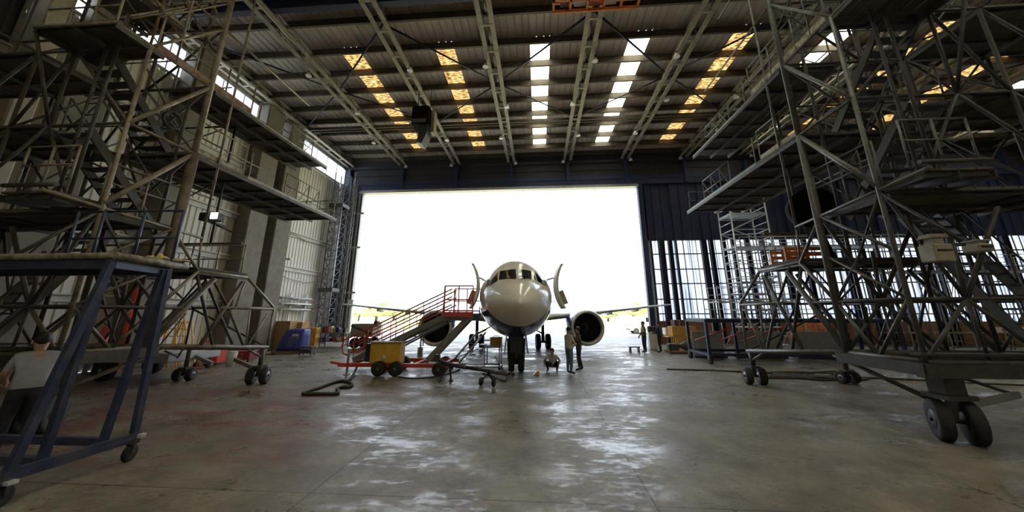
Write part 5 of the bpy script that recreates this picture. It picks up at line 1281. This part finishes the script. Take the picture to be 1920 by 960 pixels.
# beige machine high on the left, seen through the trusses
a, c = ony(5, 525, 16.6), ony(28, 560, 16.6)
t = thing('wall_cabinet', ((a.x + c.x)/2, 16.9, c.z), 'beige rounded tank standing on the white box truck', 'tank')
zz = ony(0, 568, 16.2).z
t.location = V(((a.x+c.x)/2, 17.2, zz)); OFF[t.name] = V(t.location)
MB().lathe(((a.x+c.x)/2 - .5, 17.2, zz + .435), (1, 0, 0), [(0, .1), (.05, .3), (.15, .4), (.95, .4), (1.05, .3), (1.1, .1)], 20).build('vessel', BEIGE, t); MB().cbox(((a.x+c.x)/2 - .2, 17.2, zz + .06), (.12, .7, .1)).cbox(((a.x+c.x)/2 + .3, 17.2, zz + .06), (.12, .7, .1)).build('saddle', DARKMETAL, t)
t.name = 'air_tank'
# small wheeled stand under the left stand end truss
p = onz(365, 700); 
# green-grey tarpaulined trailer beyond the red chassis, by the jamb
a, c = ony(657, 607, 24), ony(690, 632, 24)
t = thing('belt_loader', ((a.x + c.x)/2, 24.6, 0), 'grey sloping belt loader behind the red stair handrail', 'loader')
MB().prism([(a.x + .05, 24, .75), (c.x + .3, 24, .75), (c.x + .3, 24, a.z), (a.x + .1, 24, a.z), (a.x + .05, 24, c.z + .3)], (0, 1.3, 0)).build('body', BEIGE, t)
MB().bar((a.x + .1, 23.95, a.z - .12), (c.x + .2, 23.95, .95), .05, .12).build('side_rail', DARKMETAL, t)
for x in (a.x + .4, c.x - .1):
    for y in (24.1, 25.2): road_wheel(V((x, y, .35)), .35, .12, t)
MB().cbox((c.x + .4, 24.3, a.z + .0), (.26, .5, .4), bev=.05).build('control_box', DARKMETAL, t)
# cable runs drooping on the wall
for (pp, lb) in (([(530, 432), (552, 440), (575, 452), (600, 458), (622, 470)], 'upper drooping cable on the pale left wall'), ([(515, 510), (540, 522), (570, 530), (600, 528), (622, 535)], 'lower drooping cable on the pale left wall')):
    pts = [onx(x, y, -18.2) for x, y in pp]; tag(MB().path(pts, .035, 6).build('wall_cable', GREYP), lb, 'cable')
a, c = onx(518, 484, -18), onx(536, 492, -18)
t = thing('wall_light', (-18.2, (a.y + c.y)/2, a.z), 'slim white strip light bracketed off the left wall', 'lamp'); MB().cbox((-17.7, (a.y + c.y)/2, a.z), (.9, .25, .1), bev=.02).build('diffuser', WHITEP, t); MB().cbox((-18.2, (a.y + c.y)/2, a.z + .06), (.3, .08, .06)).build('bracket', GREYP, t)

# ================================================================== RIGHT SIDE OF THE HANGAR
# blue wheeled long platform stand
bl = onz(1333, 683)
t = thing('access_platform', (bl.x + 3, bl.y + 1.2, 0), 'long blue wheeled access platform beneath the right stand', 'work platform')
y0, y1 = bl.y, bl.y + 2.2; x0, x1 = bl.x, bl.x + 8.6; zt = 1.95
for (x, y) in ((x0, y0), (x0 + 2.4, y1), (x1, y0), (x1, y1), (x0, y1)):
    MB().cbox((x, y, (zt + .4)/2), (.12, .12, zt - .4)).build('leg', NAVY, t)
    f = MB().cbox((x, y, .33), (.14, .2, .16)); o = f.build('castor', DARKMETAL, t); MB().lathe((x, y, .15), (1, .2, 0), [(-.05, .07), (-.05, .15), (.05, .15), (.05, .07)], 16).build('castor_wheel', RUBBER, o)
b = MB()
for y in (y0, y1): b.bar((x0, y, .42), (x1, y, .42), .1, .12); b.bar((x0, y, zt), (x1, y, zt), .1, .14)
for x in (x0, x1): b.bar((x, y0, .42), (x, y1, .42), .1, .12); b.bar((x, y0, zt), (x, y1, zt), .1, .12)
b.build('frame', NAVY, t); MB().cbox(((x0+x1)/2, (y0+y1)/2, zt + .08), (x1-x0, y1-y0, .06)).build('deck', DARKMETAL, t)
b = MB()
for k in range(7): x = x0 + .5 + k*1.25; b.tube((x, y0, zt + .1), (x, y0, zt + 1.0), .025, 6)
b.tube((x0, y0, zt + 1.0), (x1, y0, zt + 1.0), .025, 6).tube((x0, y0, zt + .55), (x1, y0, zt + .55), .02, 6); b.build('guard_rail', ALU, t)
b = MB()
for k in range(3): b.tube((x0 + .3 + k*1.2, y1, .9 ), (x0 + 1.2 + k*1.2, y0, 1.7), .03, 6)
b.build('brace', REDP, t)
for (xa, xb_, lb) in ((.35, 1.95, 'left pale grey panel leaning under the blue access platform'), (2.6, 5.0, 'middle pale grey panel under the blue access platform'), (5.6, 8.2, 'right pale grey panel under the blue access platform')):
    b = MB().cbox((x0 + (xa+xb_)/2, y1 + .45, .72), (xb_ - xa, .05, 1.3), bev=.01); t = thing('panel', (x0 + (xa+xb_)/2, y1 + .45, 0), lb, 'panel', 'panels under the blue platform')
    b.build('sheet', LGREY, t); MB().cbox((x0 + (xa+xb_)/2, y1 + .45, .05), (xb_ - xa + .1, .5, .07)).build('foot', NAVY, t)
# aluminium scaffold tower beyond the right stand
a = onz(1412, 664); X0, Y0t = a.x, a.y; w, d = 2.2, 1.5
t = thing('mobile_scaffold', (X0 + w/2, Y0t + d/2, 0), 'silver aluminium scaffold tower before the glazed doors', 'scaffolding')
for x in (X0, X0 + w):
    for y in (Y0t, Y0t + d):
        MB().tube((x, y, .2), (x, y, 9.6), .045, 8).build('standard', ALU, t); MB().lathe((x, y, .1), (1, 0, 0), [(-.03, .04), (-.03, .1), (.03, .1), (.03, .04)], 12).build('castor', RUBBER, t)
for k in range(18):
    z = .5 + .5*k
    for x in (X0, X0 + w): T('rung', (x, Y0t, z), (x, Y0t + d, z), .028, ALU, t, 6)
    if k % 2 == 0:
        for y in (Y0t, Y0t + d): T('ledger', (X0, y, z), (X0 + w, y, z), .028, ALU, t, 6)
for k in range(9):
    z = .5 + k
    for y in (Y0t, Y0t + d): T('brace', (X0 if k % 2 else X0 + w, y, z), (X0 + w if k % 2 else X0, y, z + 1), .025, ALU, t, 6)
for z in (4.2, 6.4, 8.6): MB().cbox((X0 + w/2, Y0t + d/2, z), (w, d, .05)).build('deck', LGREY, t)
# second long work dock further back with pale handrails
def dock(x0, x1, y, z, label, m=GREYP):
    t = thing('work_dock', ((x0+x1)/2, y, 0), label, 'work platform')
    MB().cbox(((x0+x1)/2, y, z), (x1-x0, 1.4, .1)).build('deck', m, t)
    n = int((x1-x0)/1.6)
    for k in range(n + 1):
        x = x0 + (x1-x0)*k/n
        for yy in (-.65, .65): MB().tube((x, y + yy, .0), (x, y + yy, z), .04, 6).build('leg', m, t)
    b = MB()
    for yy in (-.65, .65):
        for q in (.5, 1.0): b.tube((x0, y+yy, z+q), (x1, y+yy, z+q), .024, 6)
        for k in range(n + 1): x = x0 + (x1-x0)*k/n; b.tube((x, y+yy, z), (x, y+yy, z + 1.0), .024, 6)
    b.build('handrail', ALU, t); b = MB()
    for k in range(n):
        xa, xb_ = x0 + (x1-x0)*k/n, x0 + (x1-x0)*(k+1)/n; b.tube((xa, y - .65, .1), (xb_, y - .65, z), .025, 6)
    b.build('brace', m, t)
p = ony(1345, 566, 25); dock(p.x, p.x + 5.2, 25.5, p.z, 'lower silver work dock with pale deck before the glazing', LGREY)
dock(16, 30, 27.6, 7.2, 'high grey work dock with pale handrails before the glazed doors')
dock(22.5, 33, 24.4, 4.9, 'middle height grey work dock crossing before the glazed doors')
# crates, cartons and machines behind the two people
carton(1260, 612, 1287, 630, 24.6, 'large orange carton on top of the pile behind the two overalled people', .9, mat('orange_carton', (.62, .33, .07), (.52, .27, .06), 3, .8))
carton(1289, 612, 1306, 630, 24.8, 'upright orange carton on top of the pile, beside the large one', .9, mat('orange_carton', (.62, .33, .07)))
p0, p1 = ony(1276, 632, 24.6), ony(1308, 650, 24.6)
t = thing('crate', ((p0.x+p1.x)/2, 25, 0), 'yellow slatted crate under the orange cartons by the blue doors', 'crate')
b = MB(); zt = ony(1270, 630.2, 24.6).z
for k in range(7): b.cbox((p0.x + (p1.x-p0.x)*(k+.5)/7 - .35, 24.6, zt/2), ((p1.x-p0.x)/8, .04, zt - .04)); b.cbox((p0.x + (p1.x-p0.x)*(k+.5)/7 - .35, 25.4, zt/2), ((p1.x-p0.x)/8, .04, zt - .04))
b.build('side_slats', YELB, t); MB().cbox(((p0.x+p1.x)/2 - .35, 25, zt - .04), (p1.x-p0.x + .9, .95, .06)).cbox(((p0.x+p1.x)/2 - .35, 25, .06), (p1.x-p0.x + .2, .8, .1)).build('lid', YELB, t)
carton(1264, 600, 1284, 611.6, 24.9, 'dark brown box on top of the orange cartons', .7, mat('dark_brown_box', (.09, .055, .035), (.12, .07, .045), 4, .8))
carton(1247, 615, 1258, 628, 26.2, 'white box beside the large orange carton', .6, WHITEP)
cx = onz(1279, 662)
t = thing('pallet_truck', (cx.x, cx.y, 0), 'low dark pallet with machinery at the overalled person feet', 'pallet')
MB().cbox((cx.x, cx.y, .12), (1.8, .9, .1)).cbox((cx.x - .8, cx.y, .05), (.12, .8, .1)).cbox((cx.x + .8, cx.y, .05), (.12, .8, .1)).build('pallet_base', WOOD, t); MB().blob((cx.x + .4, cx.y, .42), (.5, .35, .3), 8, .25).build('machine_casting', DARKMETAL, t); MB().cbox((cx.x - .5, cx.y, .36), (.6, .5, .38), bev=.05).build('gear_casing', mat('dark_green_paint', (.035, .05, .03), (.05, .065, .04), 5, .5), t)
t = thing('step_stool', (*onz(1190, 661).to_tuple()[:2], 0), 'small black step stool alone on the floor at the doorway', 'stool'); p = t.location
MB().cbox(p + V((0, 0, .32)), (.62, .4, .06), bev=.01).build('seat', DARKMETAL, t)
for sx in (-1, 1):
    for sy in (-1, 1): MB().cbox(p + V((.25*sx, .15*sy, .15)), (.06, .05, .3)).build('leg', DARKMETAL, t)
c = onz(1322, 662); t = thing('equipment_case', (c.x, c.y + .3, 0), 'navy equipment case beside the blue platform castor', 'case'); MB().cbox((c.x, c.y + .3, .4), (.9, .6, .8), bev=.04).build('body', NAVY, t); MB().cbox((c.x, c.y - .01, .62), (.3, .03, .05)).build('latch', LGREY, t); MB().cbox((c.x, c.y + .3, .82), (.92, .62, .05), bev=.01).build('lid', NAVY, t)
p = ony(1222, 622, 24.5); t = thing('grinder_stand', (p.x, 24.5, 0), 'white pedestal with black machine between the two overalled people', 'pedestal')
MB().cbox((p.x, 24.5, .55), (.5, .4, 1.1), bev=.03).build('pedestal', WHITEP, t); MB().cbox((p.x, 24.5, 1.3), (.5, .4, .4), bev=.06).build('machine_head', DARKMETAL, t); MB().lathe((p.x - .3, 24.4, 1.3), (1, 0, 0), [(0, .14), (.06, .14)], 14).build('grinding_wheel', GREYP, t)
# shelving against the plinth on the far right, loaded with small white cartons
t = thing('long_rack', (33, 28.9, 0), 'long low timber rack against the red brick plinth', 'rack'); MB().cbox((33, 28.9, .92), (15, .9, .08)).cbox((33, 28.9, .35), (15, .9, .06)).build('shelf', WOOD, t)
for k in range(9): MB().cbox((25.7 + 1.85*k, 28.5, .45), (.1, .1, .9)).build('leg', WOOD, t)
rnd = random.Random(11)
pc = None; x = 33.2; k = 0
while x < 40:
    h = rnd.choice((.32, .42, .5)); c = V((x, 28.65, .965))
    if pc is None:
        t = thing('parts_carton', c, 'small white parts carton in a row on the long timber rack', 'box', 'white cartons on the long rack'); MB().cbox(c + V((0, 0, .19)), (.24, .3, .38), bev=.01).build('body', WHITEP, t); MB().cbox(c + V((0, -.153, .2)), (.16, .006, .16)).build('red_label', REDP, t); pc = t
    else: copy_thing(pc, c)
    x += rnd.uniform(.27, .42); k += 1
b = MB(); pts = []
a, c = ony(1484, 606, 26.1), ony(1560, 640, 26.1)
t = thing('covered_stack', ((a.x+c.x)/2, 26.1, 0), 'red and orange sheeted stack behind the right stand trusses', 'covered stack'); rings = []
for (z, s) in ((.02, 1.0), (.9, .98), (1.55, .93), (1.68, .7)): rings.append([V(((a.x+c.x)/2 + (c.x-a.x)*.55*s*math.copysign(abs(math.cos(q*.2618))**.4, math.cos(q*.2618))*(1 + .02*math.sin(q*2.1)), 26.1 + .5*s*math.copysign(abs(math.sin(q*.2618))**.4, math.sin(q*.2618)), z + .05*math.sin(q*1.3))) for q in range(24)])
MB().loft(rings).build('sheeting', mat('red_orange_sheeting', (.42, .08, .04), (.50, .24, .07), 1.6, .7, 0, .42, .6), t); b = MB()
for f in (.25, .5, .75): xx = a.x + (c.x-a.x)*f; b.tube((xx, 25.56, .1), (xx, 25.62, 1.55), .015, 5)
b.build('lashing', ROPEW, t)
# white van outside on the apron
c = onz(1197, 626.0); vx, vy = c.x, c.y
t = thing('van', (vx, vy, 0), 'white van parked on the apron outside the right door edge', 'van')
L0, L1 = vx - .95, vx + 3.2
b = MB(); sec = [(L0, .35), (L0, 1.75), (L0 + .15, 1.95), (L1 - 1.6, 1.95), (L1 - .95, 1.35), (L1, 1.1), (L1 + .05, .4)]
b.prism([(x, vy, z) for x, z in sec], (0, 1.7, 0)); b.build('body', mat('van_white', (.42, .43, .45), (.36, .37, .39), 3, .4), t)
MB().prism([(L1 - 1.62, vy - .01, 1.85), (L1 - 1.08, vy - .01, 1.35), (L1 - 2.2, vy - .01, 1.35), (L1 - 2.2, vy - .01, 1.85)], (0, 1.72, 0)).build('side_window', CGL, t)
for x in (L0 + .75, L1 - .7):
    for y in (vy + .05, vy + 1.6): road_wheel(V((x, y, .33)), .33, .1, t, 'tyre')
MB().cbox((L0 - .01, vy + .3, 1.0), (.03, .18, .25)).cbox((L0 - .01, vy + 1.4, 1.0), (.03, .18, .25)).build('tail_light', REDP, t); MB().cbox((L0 - .03, vy + .85, .5), (.08, 1.7, .16)).build('bumper', DARKMETAL, t)

# ================================================================== LIGHT
w = bpy.data.worlds.new('overcast_bright_sky'); SC.world = w; w.use_nodes = True; nt = w.node_tree
bg = nt.nodes['Background']; bg.inputs['Color'].default_value = (.79, .88, 1.0, 1); bg.inputs['Strength'].default_value = 1.0
sl_ = bpy.data.lights.new('sun', 'SUN'); sl_.energy = 5.5; sl_.angle = math.radians(2.0); sl_.color = (1, .90, .74)
so_ = bpy.data.objects.new('sun', sl_); COL.objects.link(so_)
so_.rotation_euler = Euler((math.radians(28), 0, math.radians(-25))); so_.location = (0, -20, 60)
vs_ = SC.view_settings
SC.display_settings.display_device = 'sRGB'
vs_.view_transform = 'Standard'; vs_.look = 'None'; vs_.gamma = 1.0; vs_.use_curve_mapping = False
vs_.exposure = 2.08
cy = SC.cycles
cy.max_bounces = 10; cy.diffuse_bounces = 5; cy.glossy_bounces = 4; cy.transmission_bounces = 4; cy.transparent_max_bounces = 6
cy.caustics_reflective = False; cy.caustics_refractive = False; cy.sample_clamp_indirect = 6.0
